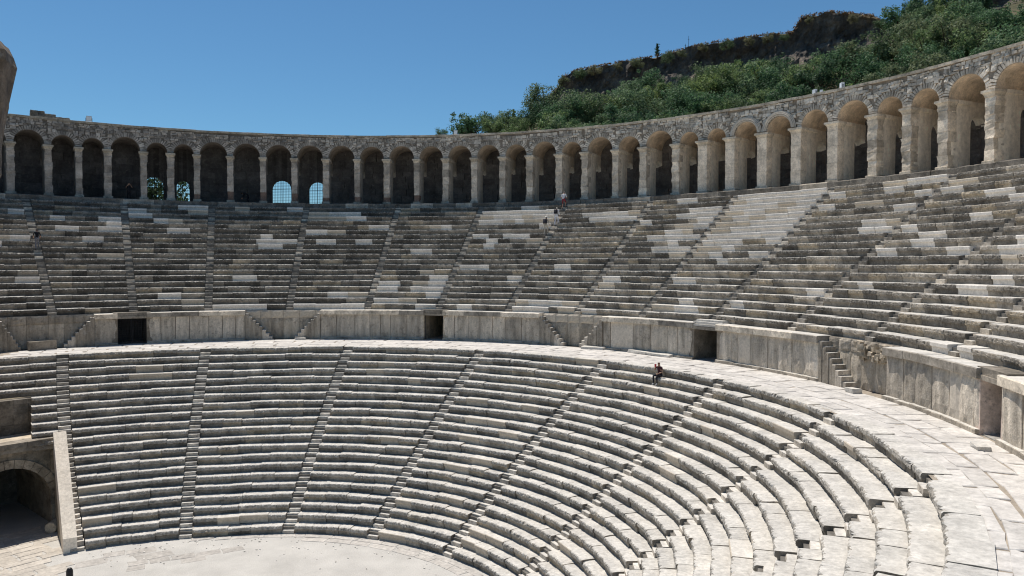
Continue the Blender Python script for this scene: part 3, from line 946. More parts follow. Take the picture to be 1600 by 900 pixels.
# face of the arch wall as blocks
mb = MB()
pr = [(AC+AR*math.cos(math.pi*q/16), ASP+AR*math.sin(math.pi*q/16)) for q in range(17)]
X0, X1, ZT = -6.0, 3.05, 4.55
for q in range(16):
    (xa, za), (xb, zb) = pr[q], pr[q+1]
    mb.add([(xa, .12, za), (xb, .12, zb), (xb, .12, ZT), (xa, .12, ZT)], [(0, 1, 2, 3)])
    mb.add([(xa, .12, za), (xa, 6.5, za), (xb, 6.5, zb), (xb, .12, zb)], [(0, 1, 2, 3)])
put('vault', mb.mesh('vault', [M_FACE]), t, pz(PR, 0, 0), rzp, color=(.30, .26, .2))
pbox('jamb', M_FACE, AC+AR, X1, .12, 6.5, 0, ZT, (.32, .28, .22)); pbox('jamb', M_FACE, X0, AC-AR, .12, 6.5, 0, ZT, (.32, .28, .22))
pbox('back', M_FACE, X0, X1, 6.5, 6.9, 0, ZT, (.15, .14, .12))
for q in range(15):
    a0, a1 = math.pi*q/15, math.pi*(q+1)/15
    mb = MB(); rr0, rr1 = AR, AR+.5
    vs = []
    for yy in (-.0, .4):
        for (rr_, aa) in ((rr0, a0+.006), (rr1, a0+.006), (rr1, a1-.006), (rr0, a1-.006)):
            vs.append((AC+rr_*math.cos(aa)+0, yy+rnd.uniform(-.015, .015), ASP+rr_*math.sin(aa)))
    mb.add(vs, [(0, 1, 2, 3), (7, 6, 5, 4), (0, 4, 5, 1), (1, 5, 6, 2), (2, 6, 7, 3), (3, 7, 4, 0)])
    put('voussoir', mb.mesh('voussoir', [M_FACE]), t, pz(PR, 0, 0), rzp, color=grey(.33, .13))
z = 0.0
while z < ZT-.1:
    h = min(rnd.uniform(.5, .75), ZT-z)
    for sx0, sx1 in ((AC+AR, X1), (X0, AC-AR)):
        x = sx0
        while x < sx1-.05:
            w = min(rnd.uniform(.7, 1.5), sx1-x)
            if sx1-x-w < .3: w = sx1-x
            far = math.hypot(max(0, (x if sx0 > 0 else x+w)-AC) if sx0 > 0 else (x+w-AC), max(0, z-ASP))
            if z+h < ASP+.1 or far > AR+.42:
                pbox('stone', M_FACE, x+.006, x+w-.006, rnd.uniform(.02, .05), .3, z+.006, z+h-.006, grey(.32, .14))
            x += w
    z += h
def pcourse(name, y0, y1, z0, z1, v, warm, lo=1.0, hi=2.0):
    x = X0
    while x < X1:
        w = min(rnd.uniform(lo, hi), X1-x)
        if X1-x-w < .4: w = X1-x
        pbox(name, M_FACE, x+.006, x+w-.006, y0+rnd.uniform(-.02, .02), y1, z0, z1, grey(v, warm))
        x += w
pcourse('stone', .02, .4, 4.56, 4.78, .3, .12); pcourse('cornice_block', -.22, .6, 4.79, 5.02, .26, .08); pcourse('cornice_block', -.32, .6, 5.03, PTOP, .24, .06)
x = X0
while x < X1:
    w = rnd.uniform(.8, 1.5); w = min(w, X1-x)
    for yy in (.62, 1.75):
        pbox('paving_slab', M_PAVE, x+.01, x+w-.01, yy, yy+1.1, PTOP-.3, PTOP-.03+rnd.uniform(-.01, .01), grey(.42, .1), .008)
    x += w
pbox('terrace_core', M_EARTH, X0+.01, X1-.01, .5, 6.4, 4.57, PTOP-.08, (.2, .2, .2), 0)
# doorway wall on the terrace
td = thing('terrace_wall', 'dark stone wall with a doorway on the terrace over the parodos arch', 'wall', pz(PR+2.6, 0, PTOP), None)
zt = lowz(4)-HL-.02
for (x0, x1, z0, z1) in ((-.55, 2.75, PTOP-.05, zt), (-6.0, -2.0, PTOP-.05, zt), (-2.0, -.55, PTOP+1.95, zt)):
    x = x0
    while x < x1-.02:
        w = min(rnd.uniform(.8, 1.6), x1-x)
        if x1-x-w < .35: w = x1-x
        z = z0
        while z < z1-.02:
            h = min(.62, z1-z)
            mb = MB(); mb.box(x+.005, x+w-.005, rnd.uniform(0, .02), .6, z+.005, z+h-.005, 0, .01)
            put('stone', mb.mesh('stone', [M_FACE]), td, pz(PR+2.6, 0, 0), rzp, color=grey(.17, .05, .15))
            z += h
        x += w
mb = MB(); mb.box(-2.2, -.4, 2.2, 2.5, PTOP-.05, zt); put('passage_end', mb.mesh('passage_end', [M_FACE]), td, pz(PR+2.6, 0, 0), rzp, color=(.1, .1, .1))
# sloping parapet
A = Vector((-5.66, 13.72, 0)); B = Vector((-6.72, 18.9, 0))
t = thing('parapet', 'sloping white stone parapet slab along the last lower stairway by the arch', 'parapet', A)
dv = (B-A).normalized(); nv_ = Vector((dv.y, -dv.x, 0))*.34; Lp = (B-A).length
ts = [0, .13, .33, .55, .78, 1.0]
for a, b in zip(ts, ts[1:]):
    mb = MB()
    za, zb = .82+4.95*a, .82+4.95*b
    pa, pb = A+dv*(Lp*a+.004), A+dv*(Lp*b-.004)
    vs = [pa-nv_, pa+nv_, pb+nv_, pb-nv_]
    lo_ = [max(-.1, z-1.7) for z in (za, za, zb, zb)]
    V8 = [(p.x, p.y, z) for p, z in zip(vs, lo_)] + [(p.x, p.y, z+rnd.uniform(-.012, .012)) for p, z in zip(vs, (za, za, zb, zb))]
    mb.add(V8, [(0, 3, 2, 1), (4, 5, 6, 7), (0, 1, 5, 4), (1, 2, 6, 5), (2, 3, 7, 6), (3, 0, 4, 7)])
    o = put('slab', mb.mesh('slab', [M_CLEAN]), t, (0, 0, 0), color=grey(.74, .03, .05)); o.location = -WLOC[t]
mb = MB()
vs = [A-nv_*.9+dv*.05, A+nv_*.9+dv*.05, B+nv_*.9, B-nv_*.9]
mb.add([(p.x, p.y, -.1) for p in vs] + [(p.x, p.y, z) for p, z in zip(vs, (.5, .5, 5.2, 5.2))], [(0, 3, 2, 1), (4, 5, 6, 7), (0, 1, 5, 4), (1, 2, 6, 5), (2, 3, 7, 6), (3, 0, 4, 7)])
o = put('footing', mb.mesh('footing', [M_FACE]), t, (0, 0, 0), color=(.34, .3, .24)); o.location = -WLOC[t]
# column drum
mb = MB()
n = 18
ring = []
for (xx, rr_) in ((-.42, .30), (-.38, .33), (.38, .33), (.42, .31)):
    for q in range(n):
        a = 2*math.pi*q/n
        ring.append((xx, rr_*math.cos(a), .33+rr_*math.sin(a)))
mb.add(ring, [(k*n+q, k*n+(q+1) % n, (k+1)*n+(q+1) % n, (k+1)*n+q) for k in range(3) for q in range(n)] + [tuple(range(n-1, -1, -1)), tuple(range(3*n, 4*n))])
tag(put('column_drum', mb.mesh('column_drum', [M_FACE]), None, (-7.0, 18.0, 0), R(72), color=(.62, .55, .44)), 'fallen round column drum lying beside the parodos arch', 'column drum')

# stage wall end, broken and overhanging
def stage_mesh():
    mb = MB()
    prof = [(0, -9.9), (12, -9.9), (18.6, -9.6), (19.6, -8.85), (20.6, -8.42), (22.0, -8.26), (23.3, -8.24), (24.2, -8.05), (25.6, -7.85), (26.2, -7.72), (26.7, -7.76), (27.2, -8.05), (27.6, -8.5), (28.1, -9.5), (28.6, -11)]
    ys = [11.2, 11.6, 12.2, 12.8, 13.4, 14.0, 14.6]
    n = len(prof); m = len(ys)
    for q, y in enumerate(ys):
        e = abs(q-(m-1)/2)/((m-1)/2)
        for (z, x) in prof:
            k = (mnoise.noise((y*1.3, z*.7, 4.0))*.2 + mnoise.noise((y*3.7, z*2.9, 1.0))*.12) if z > 18 else 0
            xx = x - (.5*e**3 if z > 18 else 0) + (k if q != 3 else .5*k)
            mb.v.append((xx, y, z))
    for q in range(m-1):
        for k in range(n-1):
            mb.f.append([q*n+k, q*n+k+1, (q+1)*n+k+1, (q+1)*n+k]); mb.m.append(0)
    o = len(mb.v)
    mb.v += [(-24, 11.2, 0), (-24, 11.2, 28.6), (-24, 14.6, 0), (-24, 14.6, 28.6)]
    mb.f += [[*range(n-1, -1, -1), o, o+1], [*[(m-1)*n+k for k in range(n)], o+3, o+2], [o, o+2, o+3, o+1], [n-1, o+1, o+3, (m-1)*n+n-1] ]
    mb.m += [0]*4
    return mb.mesh('stage_wall', [M_FACE])
stage = tag(put('stage_wall', stage_mesh(), color=(.20, .155, .115)), 'broken overhanging end of the brown stage wall at the picture edge', 'wall')
z = 0.0
while z < 17.8:      # squared facing stones of the sound lower part
    h = rnd.uniform(.6, .9); x = -16.0
    while x < -9.95:
        w = min(rnd.uniform(1.0, 2.0), -9.9-x)
        put('stone', PST[rnd.randrange(3)], stage, (x+w/2, 11.2-rnd.uniform(.05, .1), z), 0, (w-.02, .3, h-.02), grey(.26, .08, .25))
        x += w
    y = 11.2
    while y < 14.55:
        w = min(rnd.uniform(1.0, 1.9), 14.6-y)
        put('stone', PST[rnd.randrange(3)], stage, (-9.9+rnd.uniform(.05, .1), y+w/2, z), math.pi/2, (w-.02, .3, h-.02), grey(.26, .08, .25))
        y += w
    z += h

# ------------------------------------------------------------------ orchestra paving
def ground_slab(parent, x, y, w, h, a, c, z=.0):
    put('paving_slab', rnd.choice(SLAB), parent, (x, y, .022+z+rnd.uniform(-.006, .008)), a, (w, h, 1), c)
for g, (o0, o1) in enumerate(((.12, .55), (.57, 1.15))):
    d = 2.0+g
    while d < 92:
        r1 = lowr(NL, d)-o0; r0 = lowr(NL, d)-o1
        L = rnd.uniform(.8, 1.7); dd = math.degrees(L/r0)
        if d > 24 or (d < 26 and g == 0):
            chord(rnd.choice(SLAB), 'paving_slab', orch, polar(r0, d, LC), polar(r0, d+dd, LC), .02+rnd.uniform(-.008, .008), 1.0, r1-r0, 1.0, grey(.45, -.08, .08), gap=.02)
        d += dd
for (x0, x1, y0, y1) in ((-2.4, 2.2, 9.6, 12.0), (-5.0, -2.6, 11.2, 12.9)):
    y = y0
    while y < y1:
        h = rnd.uniform(.6, 1.0); x = x0+rnd.uniform(-.5, .3)
        while x < x1:
            w = rnd.uniform(.9, 1.8)
            if rnd.random() < .72: ground_slab(orch, x+w/2, y, w-.01, h-.01, rnd.uniform(-.10, .10)+.12, grey(.40, -.08, .06), -.012)
            x += w
        y += h
mb = MB(); rr = random.Random(77)
for _ in range(260):
    d = rr.uniform(-18, 95); r = lowr(NL, d)-.1-abs(rr.gauss(0, 1.6))
    x, y = polar(r, d, LC); q = rr.uniform(.012, .05)
    a = rr.uniform(0, 3.1); ca, sa = math.cos(a)*q, math.sin(a)*q
    mb.obox((x, y, q*.3), (ca, sa, 0), (-sa*.7, ca*.7, q*.1), (0, 0, q*.5))
o = put('gravel', mb.mesh('gravel', [M_RUBBLE]), color=(.62, .58, .52), kind='stuff'); o['label'] = 'loose gravel and stone chips strewn along the orchestra edge'
# parodos paving: long slabs running into the arch
q = 0
rr_ = 10.5
while rr_ < 22.0:
    h = rnd.uniform(.55, .8); x = -5.0+rnd.uniform(-.8, .2)
    while x < 1.9:
        w = rnd.uniform(1.1, 2.4)
        c = Vector(pz(rr_, x+w/2, 0))
        if c.x < -5.75 - .22*(c.y-13.7 if c.y > 13.7 else 0) - (.0 if c.y > 12 else -.2):
            put('paving_slab', rnd.choice(SLAB), orch, (c.x, c.y, .03+rnd.uniform(-.006, .008)), rzp, (w-.02, h-.02, 1), grey(.44, -.03, .08))
        x += w
    rr_ += h
BLK = flat_mat('dark_rubber', (.02, .02, .022), .5)
mb = MB()
n = 10
pts = [(.16, 0), (.16, .34), (.14, .44), (.09, .51), (.0, .54)]
for r0, z in pts[:-1]:
    mb.v += [(r0*math.cos(2*math.pi*q/n), r0*math.sin(2*math.pi*q/n), z) for q in range(n)]
mb.v.append((0, 0, .54))
for k in range(3):
    mb.f += [[k*n+q, k*n+(q+1) % n, (k+1)*n+(q+1) % n, (k+1)*n+q] for q in range(n)]
mb.f += [[3*n+q, 3*n+(q+1) % n, 4*n] for q in range(n)]
mb.m = [0]*len(mb.f)
tag(put('bollard', mb.mesh('bollard', [BLK]), None, (-5.25, 9.9, .0)), 'black round-topped post on the orchestra floor at the bottom edge', 'post')

# ------------------------------------------------------------------ hill, cliff, vegetation
Fv = Vector((math.sin(YAW)*math.cos(PIT), math.cos(YAW)*math.cos(PIT), math.sin(PIT)))
Rv = Fv.cross(Vector((0, 0, 1))).normalized(); Uv = Rv.cross(Fv)
FPX = 1176.9
def at(px, py, D):
    """world point on the sight line of a photo pixel, D metres away on plan (used to survey the hill once)"""
    d = Fv + Rv*((px-800)/FPX) + Uv*((450-py)/FPX)
    return CAM + d*(D/math.hypot(d.x, d.y))
def interp(x, tab):
    for (x0, y0), (x1, y1) in zip(tab, tab[1:]):
        if x <= x1: 
            t_ = max(0, (x-x0)/(x1-x0)); return y0+(y1-y0)*t_
    return tab[-1][1]
SKYL = [(150, 420), (560, 400), (640, 240), (680, 220), (760, 214), (800, 200), (845, 163), (868, 140), (880, 120), (900, 109), (960, 98), (1020, 88), (1100, 68), (1180, 56), (1238, 50), (1252, 26), (1300, 18), (1362, 24), (1390, 40), (1420, 26), (1460, 8), (1550, -8), (1700, -60), (2000, -160)]
CLB = [(150, 421), (560, 401), (640, 241), (680, 221), (760, 215), (800, 202), (845, 176), (868, 178), (960, 162), (1020, 148), (1100, 134), (1180, 124), (1238, 114), (1252, 100), (1300, 94), (1362, 92), (1395, 64), (1420, 46), (1460, 30), (1550, 16), (1700, -40), (2000, -140)]
def hill_mats():
    m, nt, b = new_mat('hill_soil')
    geo = N(nt, 'ShaderNodeNewGeometry')
    n1 = noise_node(nt, geo.outputs['Position'], 0.12, 7); n2 = noise_node(nt, geo.outputs['Position'], 1.2, 8)
    c = ramp(nt, n1, [(0.35, (0.05, 0.06, 0.025)), (0.55, (0.11, 0.09, 0.05)), (0.75, (0.30, 0.22, 0.14))])
    c = mixc(nt, 'MULTIPLY', 1.0, c, ramp(nt, n2, [(0.3, .65), (0.7, 1.25)]))
    nt.links.new(c, b.inputs['Base Color']); bump(nt, b, n2, .8, .3)
    m2, nt, b = new_mat('cliff_rock')
    geo = N(nt, 'ShaderNodeNewGeometry')
    n1 = noise_node(nt, geo.outputs['Position'], 0.35, 9, .7); n2 = noise_node(nt, geo.outputs['Position'], 1.6, 9, .7)
    c = ramp(nt, n1, [(0.32, (0.055, 0.05, 0.047)), (0.52, (0.14, 0.12, 0.102)), (0.72, (0.34, 0.265, 0.195))])
    c = mixc(nt, 'MULTIPLY', 1.0, c, ramp(nt, n2, [(0.3, .6), (0.7, 1.3)]))
    nt.links.new(c, b.inputs['Base Color']); bump(nt, b, n2, 1.0, .5)
    return m, m2
M_HILL, M_CLIFF = hill_mats()
D0, DC, DT = 84.0, 138.0, 144.0
def slope_point(px, t_):
    """t 0..1 from behind the arcade to the cliff foot"""
    D = D0+(DC-D0)*t_
    a = at(px, 300, D0); zc_ = at(px, interp(px, CLB), DC).z
    z0_ = 20.0 if px > 640 else 17.5
    z = z0_ + (zc_-z0_)*(t_**0.85)
    p = at(px, 300, D)
    return Vector((p.x, p.y, z + (mnoise.noise((p.x*.09, p.y*.09, 0))*1.3 if .05 < t_ < .97 else 0)))
mb = MB()
xs_ = list(range(150, 860, 12)) + list(range(860, 1410, 4)) + list(range(1410, 2001, 12)); nt_ = 22; ncl = 20; npl = 8
rowlen = nt_+1+ncl+npl
for px in xs_:
    for k in range(nt_+1): mb.v.append(slope_point(px, k/nt_))
    a = at(px, interp(px, CLB), DC); b = at(px, interp(px, SKYL), DT); tall = min(1.0, (b.z-a.z)/5)
    for k in range(1, ncl+1):
        t_ = k/ncl
        p = a.lerp(b, t_)
        # steeper: bring the foot of the face close to its top, with buttresses
        dirv = Vector((b.x-a.x, b.y-a.y, 0)).normalized()
        rg = lambda a, b, c_: 1-2*abs(mnoise.noise((a, b, c_)))
        base = mnoise.noise((px*.022, t_*1.3, 2.0))*2.4 + rg(px*.045, t_*1.6, 5.0)*1.3 + rg(px*.12, t_*4.0, 8.0)*.8 + mnoise.noise((px*.31, t_*11, 9.0))*.5 + .5*math.floor(t_*5+mnoise.noise((px*.03, 0, 1.0)))/5
        p = Vector((b.x, b.y, p.z)) - dirv*((DT-DC)*(1-t_)**2*.8) + dirv*base*tall*(1-.7*t_**4)
        if k == ncl: p.z += mnoise.noise((px*.06, 1.0, 3.0))*.7*tall
        mb.v.append(p)
    for k in range(1, npl+1):
        q = at(px, 300, DT+k*k*1.6); mb.v.append(Vector((q.x, q.y, b.z + k*.25 + mnoise.noise((q.x*.1, q.y*.1, 7))*.6 - max(0, k-3)*1.2)))
for i in range(len(xs_)-1):
    for k in range(rowlen-1):
        a = i*rowlen+k
        mb.f.append([a, a+rowlen, a+rowlen+1, a+1])
        mb.m.append(1 if nt_ <= k < nt_+ncl and interp(xs_[i], CLB)-interp(xs_[i], SKYL) > 12 else 0)
put('hill', mb.mesh('hill', [M_HILL, M_CLIFF], smooth=False), kind='structure')

def leaf_mat(name, dark, light, trans=.25):
    m, nt, b = new_mat(name)
    geo = N(nt, 'ShaderNodeNewGeometry'); oi = N(nt, 'ShaderNodeObjectInfo')
    n1 = noise_node(nt, geo.outputs['Position'], 0.9, 4)
    c = mixc(nt, 'MIX', ramp(nt, n1, [(.35, 0.0), (.68, 1.0)]), dark, light)
    r2 = ramp(nt, geo.outputs['Random Per Island'], [(0, .7), (1, 1.25)])
    c = mixc(nt, 'MULTIPLY', 1.0, c, r2)
    c = mixc(nt, 'MULTIPLY', 1.0, c, oi.outputs['Color'])
    nt.links.new(c, b.inputs['Base Color'])
    b.inputs['Roughness'].default_value = .65
    tr = N(nt, 'ShaderNodeBsdfTranslucent'); nt.links.new(c, tr.inputs['Color'])
    mx = N(nt, 'ShaderNodeMixShader'); mx.inputs[0].default_value = trans
    nt.links.new(b.outputs[0], mx.inputs[1]); nt.links.new(tr.outputs[0], mx.inputs[2])
    nt.links.new(mx.outputs[0], nt.nodes['Material Output'].inputs[0])
    return m
M_LEAF = leaf_mat('leaf', (.055, .10, .052), (.24, .335, .17), .38)
M_BARK = flat_mat('bark', (.09, .07, .05), .95)
M_DRY = leaf_mat('dry_twig', (.10, .075, .045), (.22, .17, .10), .1)

def leaves(mb, rr, c, rad, n, size, squash=.8):
    for _ in range(n):
        v = Vector((rr.gauss(0, 1), rr.gauss(0, 1), rr.gauss(0, 1))).normalized()
        p = Vector(c) + Vector((v.x*rad, v.y*rad, v.z*rad*squash))*(rr.random()**.45)
        nrm = (v + Vector((rr.gauss(0, .6), rr.gauss(0, .6), rr.gauss(0, .6)+.3))).normalized()
        u = nrm.orthogonal().normalized(); u.rotate(Matrix.Rotation(rr.uniform(0, 6.28), 3, nrm)); w = nrm.cross(u)
        s = size*rr.uniform(.6, 1.3)
        mb.add([p-u*s, p-w*s*.55, p+u*s, p+w*s*.55], [(0, 1, 2, 3)])
def tree_pair(seed, h, w, kind='round'):
    """crown and trunk meshes of a tree h tall and w wide"""
    rr = random.Random(seed); cr = MB(); tk = MB()
    tk.tube((0, 0, -.6), (.05, .03, h*.35), .05*h*.55, .035*h*.5, 7)
    nb = 19 if kind == 'round' else (15 if kind == 'tall' else 10)
    for k in range(nb):
        a = rr.uniform(0, 6.28)
        if kind == 'tall':
            t_ = (k+.5)/nb; rad = (.25*w)*(1-.75*t_)+.12; c = Vector((math.cos(a)*rad*.5, math.sin(a)*rad*.5, h*(.12+.82*t_))); br = rad*1.0
        else:
            zz = rr.uniform(.22, .88); q = w*.5*math.sqrt(max(.05, 1-((zz-.5)/.52)**2))*rr.uniform(.35, .95)
            c = Vector((math.cos(a)*q, math.sin(a)*q, h*zz)); br = w*rr.uniform(.15, .26)
        st = Vector((.05, .03, h*.3)) if k % 2 else Vector((.03, .02, h*.2))
        tk.tube(st, c, .018*h, .006*h, 5)
        leaves(cr, rr, c, br, 170, .125 if kind != 'tall' else .10)
    for _ in range(7):
        a = rr.uniform(0, 6.28); c = Vector((math.cos(a)*w*.42, math.sin(a)*w*.42, h*rr.uniform(.3, .97)))
        leaves(cr, rr, c, w*.09, 26, .14)
    return cr.mesh('crown', [M_LEAF]), tk.mesh('trunk', [M_BARK])
TREES = [tree_pair(700+s, 4.2, 4.2+.4*(s % 3)) for s in range(6)]
TALL = [tree_pair(720, 5.0, 1.9, 'tall')]
def tree(name, lab, p, s, pair, color, group=None, sx=1.0):
    t = thing(name, lab, 'tree', p, group)
    rz = rnd.uniform(0, 6.28)
    put('trunk', pair[1], t, p, rz, (s*sx, s*sx, s))
    put('crown', pair[0], t, p, rz, (s*sx, s*sx, s), color)
    return t
GRN = [(1, 1, 1), (.75, .9, .85), (1.15, 1.1, .9), (.5, .62, .6), (1.25, 1.15, .8), (.9, .85, .8), (.62, .8, .72)]
cnt = 0
tries = 0
placed = []
while cnt < 250 and tries < 9000:
    tries += 1
    px = rnd.uniform(770, 1680); t_ = rnd.uniform(.10, 1.0)
    p = slope_point(px, t_)
    if any((p.x-q.x)**2+(p.y-q.y)**2 < 2.35**2 for q in placed): continue
    if 1235 < px < 1400 and t_ > .78: continue
    if 860 < px < 1010 and t_ > .80: continue
    if 1010 <= px < 1235 and t_ > .9: continue
    if px > 1525 and t_ > .7: continue
    placed.append(p)
    s = (rnd.uniform(.5, .9) if rnd.random() < .4 else rnd.uniform(.9, 1.4))*(1.0 if px > 850 else .75)
    c = rnd.choice(GRN)
    if px > 1300 and rnd.random() < .4: c = (1.15, .95, .95)
    zone = 'at the low end of the hill' if px < 900 else 'below the low bushy cliff' if px < 1180 else 'below the tall bare cliff' if px < 1400 else 'on the high end of the hill'
    hue = 'dark' if sum(c) < 2.4 else 'yellowish' if c[0] > 1.2 else 'olive' if c[0] > c[1] else 'green'
    dep = 'just behind the arcade roof' if t_ < .4 else 'halfway up the slope' if t_ < .72 else 'high on the slope'
    tree('bushy_tree', '%s bushy tree %s, %s' % (hue, dep, zone), p, s, rnd.choice(TREES), c, 'trees of the hillside scrub')
    cnt += 1
def htop(px, f=0.0, D=DT+.8):
    q = at(px, interp(px, SKYL), D); return q
tree('round_tree', 'lone round dark tree standing behind the arcade roof, apart from the hill', slope_point(735, 1.0)-Vector((0, 0, 1.3)), 1.5, TREES[1], (.62, .78, .72), None, 1.2)
tree('small_tree', 'low dark bush showing over the arcade roof beyond the lone round tree', slope_point(690, 1.0), .55, TREES[2], (.75, .85, .8))
tree('spindly_tree', 'thin spindly tree at the foot of the hill on the skyline', slope_point(803, .95), .8, TALL[0], (.9, .95, .8))
tree('cypress_tree', 'single small dark conifer on the skyline above the cliff', htop(1027)-Vector((0, 0, .3)), .52, TALL[0], (.5, .62, .55), None, 1.3)
for px, s, lab in ((1478, 1.25, 'large dark tree crowning the hill beside the utility pole'), (1512, 1.1, 'large dark tree on the hilltop beyond the utility pole'), (1432, 1.15, 'large dark tree on the hilltop at the end of the tall cliff'), (1200, 1.1, 'dark dense tree growing up against the foot of the tall cliff')):
    p = slope_point(px, .97 if px > 1400 else .86)
    tree('large_tree', lab, p, s, TREES[px % 6], (.6, .72, .68))
# brushwood along the cliff top
pts = [(880, .7), (905, .8), (930, .75), (965, .6), (995, .7), (1040, .75), (1065, .5), (1100, .6), (1135, .65), (1170, .6), (1200, .7), (1225, .5), (1265, .45), (1335, .55), (1375, .7), (1392, .85), (1405, .9)]
for q, (px, s) in enumerate(pts):
    p = htop(px, D=DT-.8-rnd.uniform(0, 2))-Vector((0, 0, 1.4+1.2*s))
    tree('cliff_shrub', 'brownish shrub clinging to the top of the %s' % ('long low cliff' if px < 1240 else 'tall bare cliff'), p+Vector((0, 0, .35)), s*.72, rnd.choice(TREES), rnd.choice([(1.35, .9, .95), (1.1, .85, .85), (.75, .75, .7)]), 'shrubs along the cliff top')
# undergrowth over the slope (one mass)
mb = MB(); rr = random.Random(5)
for _ in range(1500):
    px = rr.uniform(700, 1720); t_ = rr.uniform(.04, 1.0)
    if px > 1525 and t_ > .72 and rr.random() < .85: continue
    p = slope_point(px, t_)
    leaves(mb, rr, p+Vector((0, 0, .35)), rr.uniform(.5, 1.1), 16, .2, .6)
o = put('undergrowth', mb.mesh('undergrowth', [M_LEAF]), color=(.85, .85, .7), kind='stuff'); o['label'] = 'low green undergrowth covering the hillside between the trees'
# dry grass fringe on the skyline
mb = MB(); rr = random.Random(6)
for _ in range(420):
    px = rr.uniform(845, 1420); p = htop(px, D=DT+rr.uniform(-.6, 2.5))
    leaves(mb, rr, p+Vector((0, 0, .0)), rr.uniform(.25, .6), 9, .16, .7)
o = put('dry_grass', mb.mesh('dry_grass', [M_DRY]), color=(1.3, 1.05, .85), kind='stuff'); o['label'] = 'dry brown grass and brush fringing the cliff top'
# shrubs seen through the arcade windows
for (px, D, h, s, lab) in ((245, 92, 20.3, 1.45, 'leafy tree filling the first grilled arcade window'), (297, 95, 18.7, .95, 'shrub showing in the half hidden arcade window'), (425, 96, 19.5, .9, 'small shrub at the sill of the wide arcade window'), (492, 98, 19.3, .95, 'small shrub at the sill of the last grilled arcade window')):
    q = at(px, 300, D); tree('window_shrub', lab, Vector((q.x, q.y, h)), s, TREES[px % 6], (.5, .58, .5))
# utility pole and masts
POLE = flat_mat('pole_concrete', (.42, .42, .42), .8)
p = slope_point(1494, .9)
t = thing('utility_pole', 'pale grey utility pole standing among the hillside trees', 'pole', p)
mb = MB(); mb.tube((0, 0, -.5), (0, 0, 7.6), .17, .11, 8); put('shaft', mb.mesh('shaft', [POLE]), t, p)
mb = MB(); mb.box(-.45, .45, -.05, .05, 7.0, 7.12); put('crossarm', mb.mesh('crossarm', [POLE]), t, p, .6)
for px, h, lab in ((1071, 1.1, 'short thin mast on the cliff skyline'), (1076, 2.4, 'tall thin mast on the cliff skyline')):
    p = htop(px)-Vector((0, 0, .3))
    mb = MB(); mb.tube((0, 0, 0), (0, 0, h), .05, .03, 5); mb.box(-.16, .16, -.02, .02, h*.7, h*.7+.05)
    tag(put('mast', mb.mesh('mast', [GRID]), None, p), lab, 'mast')

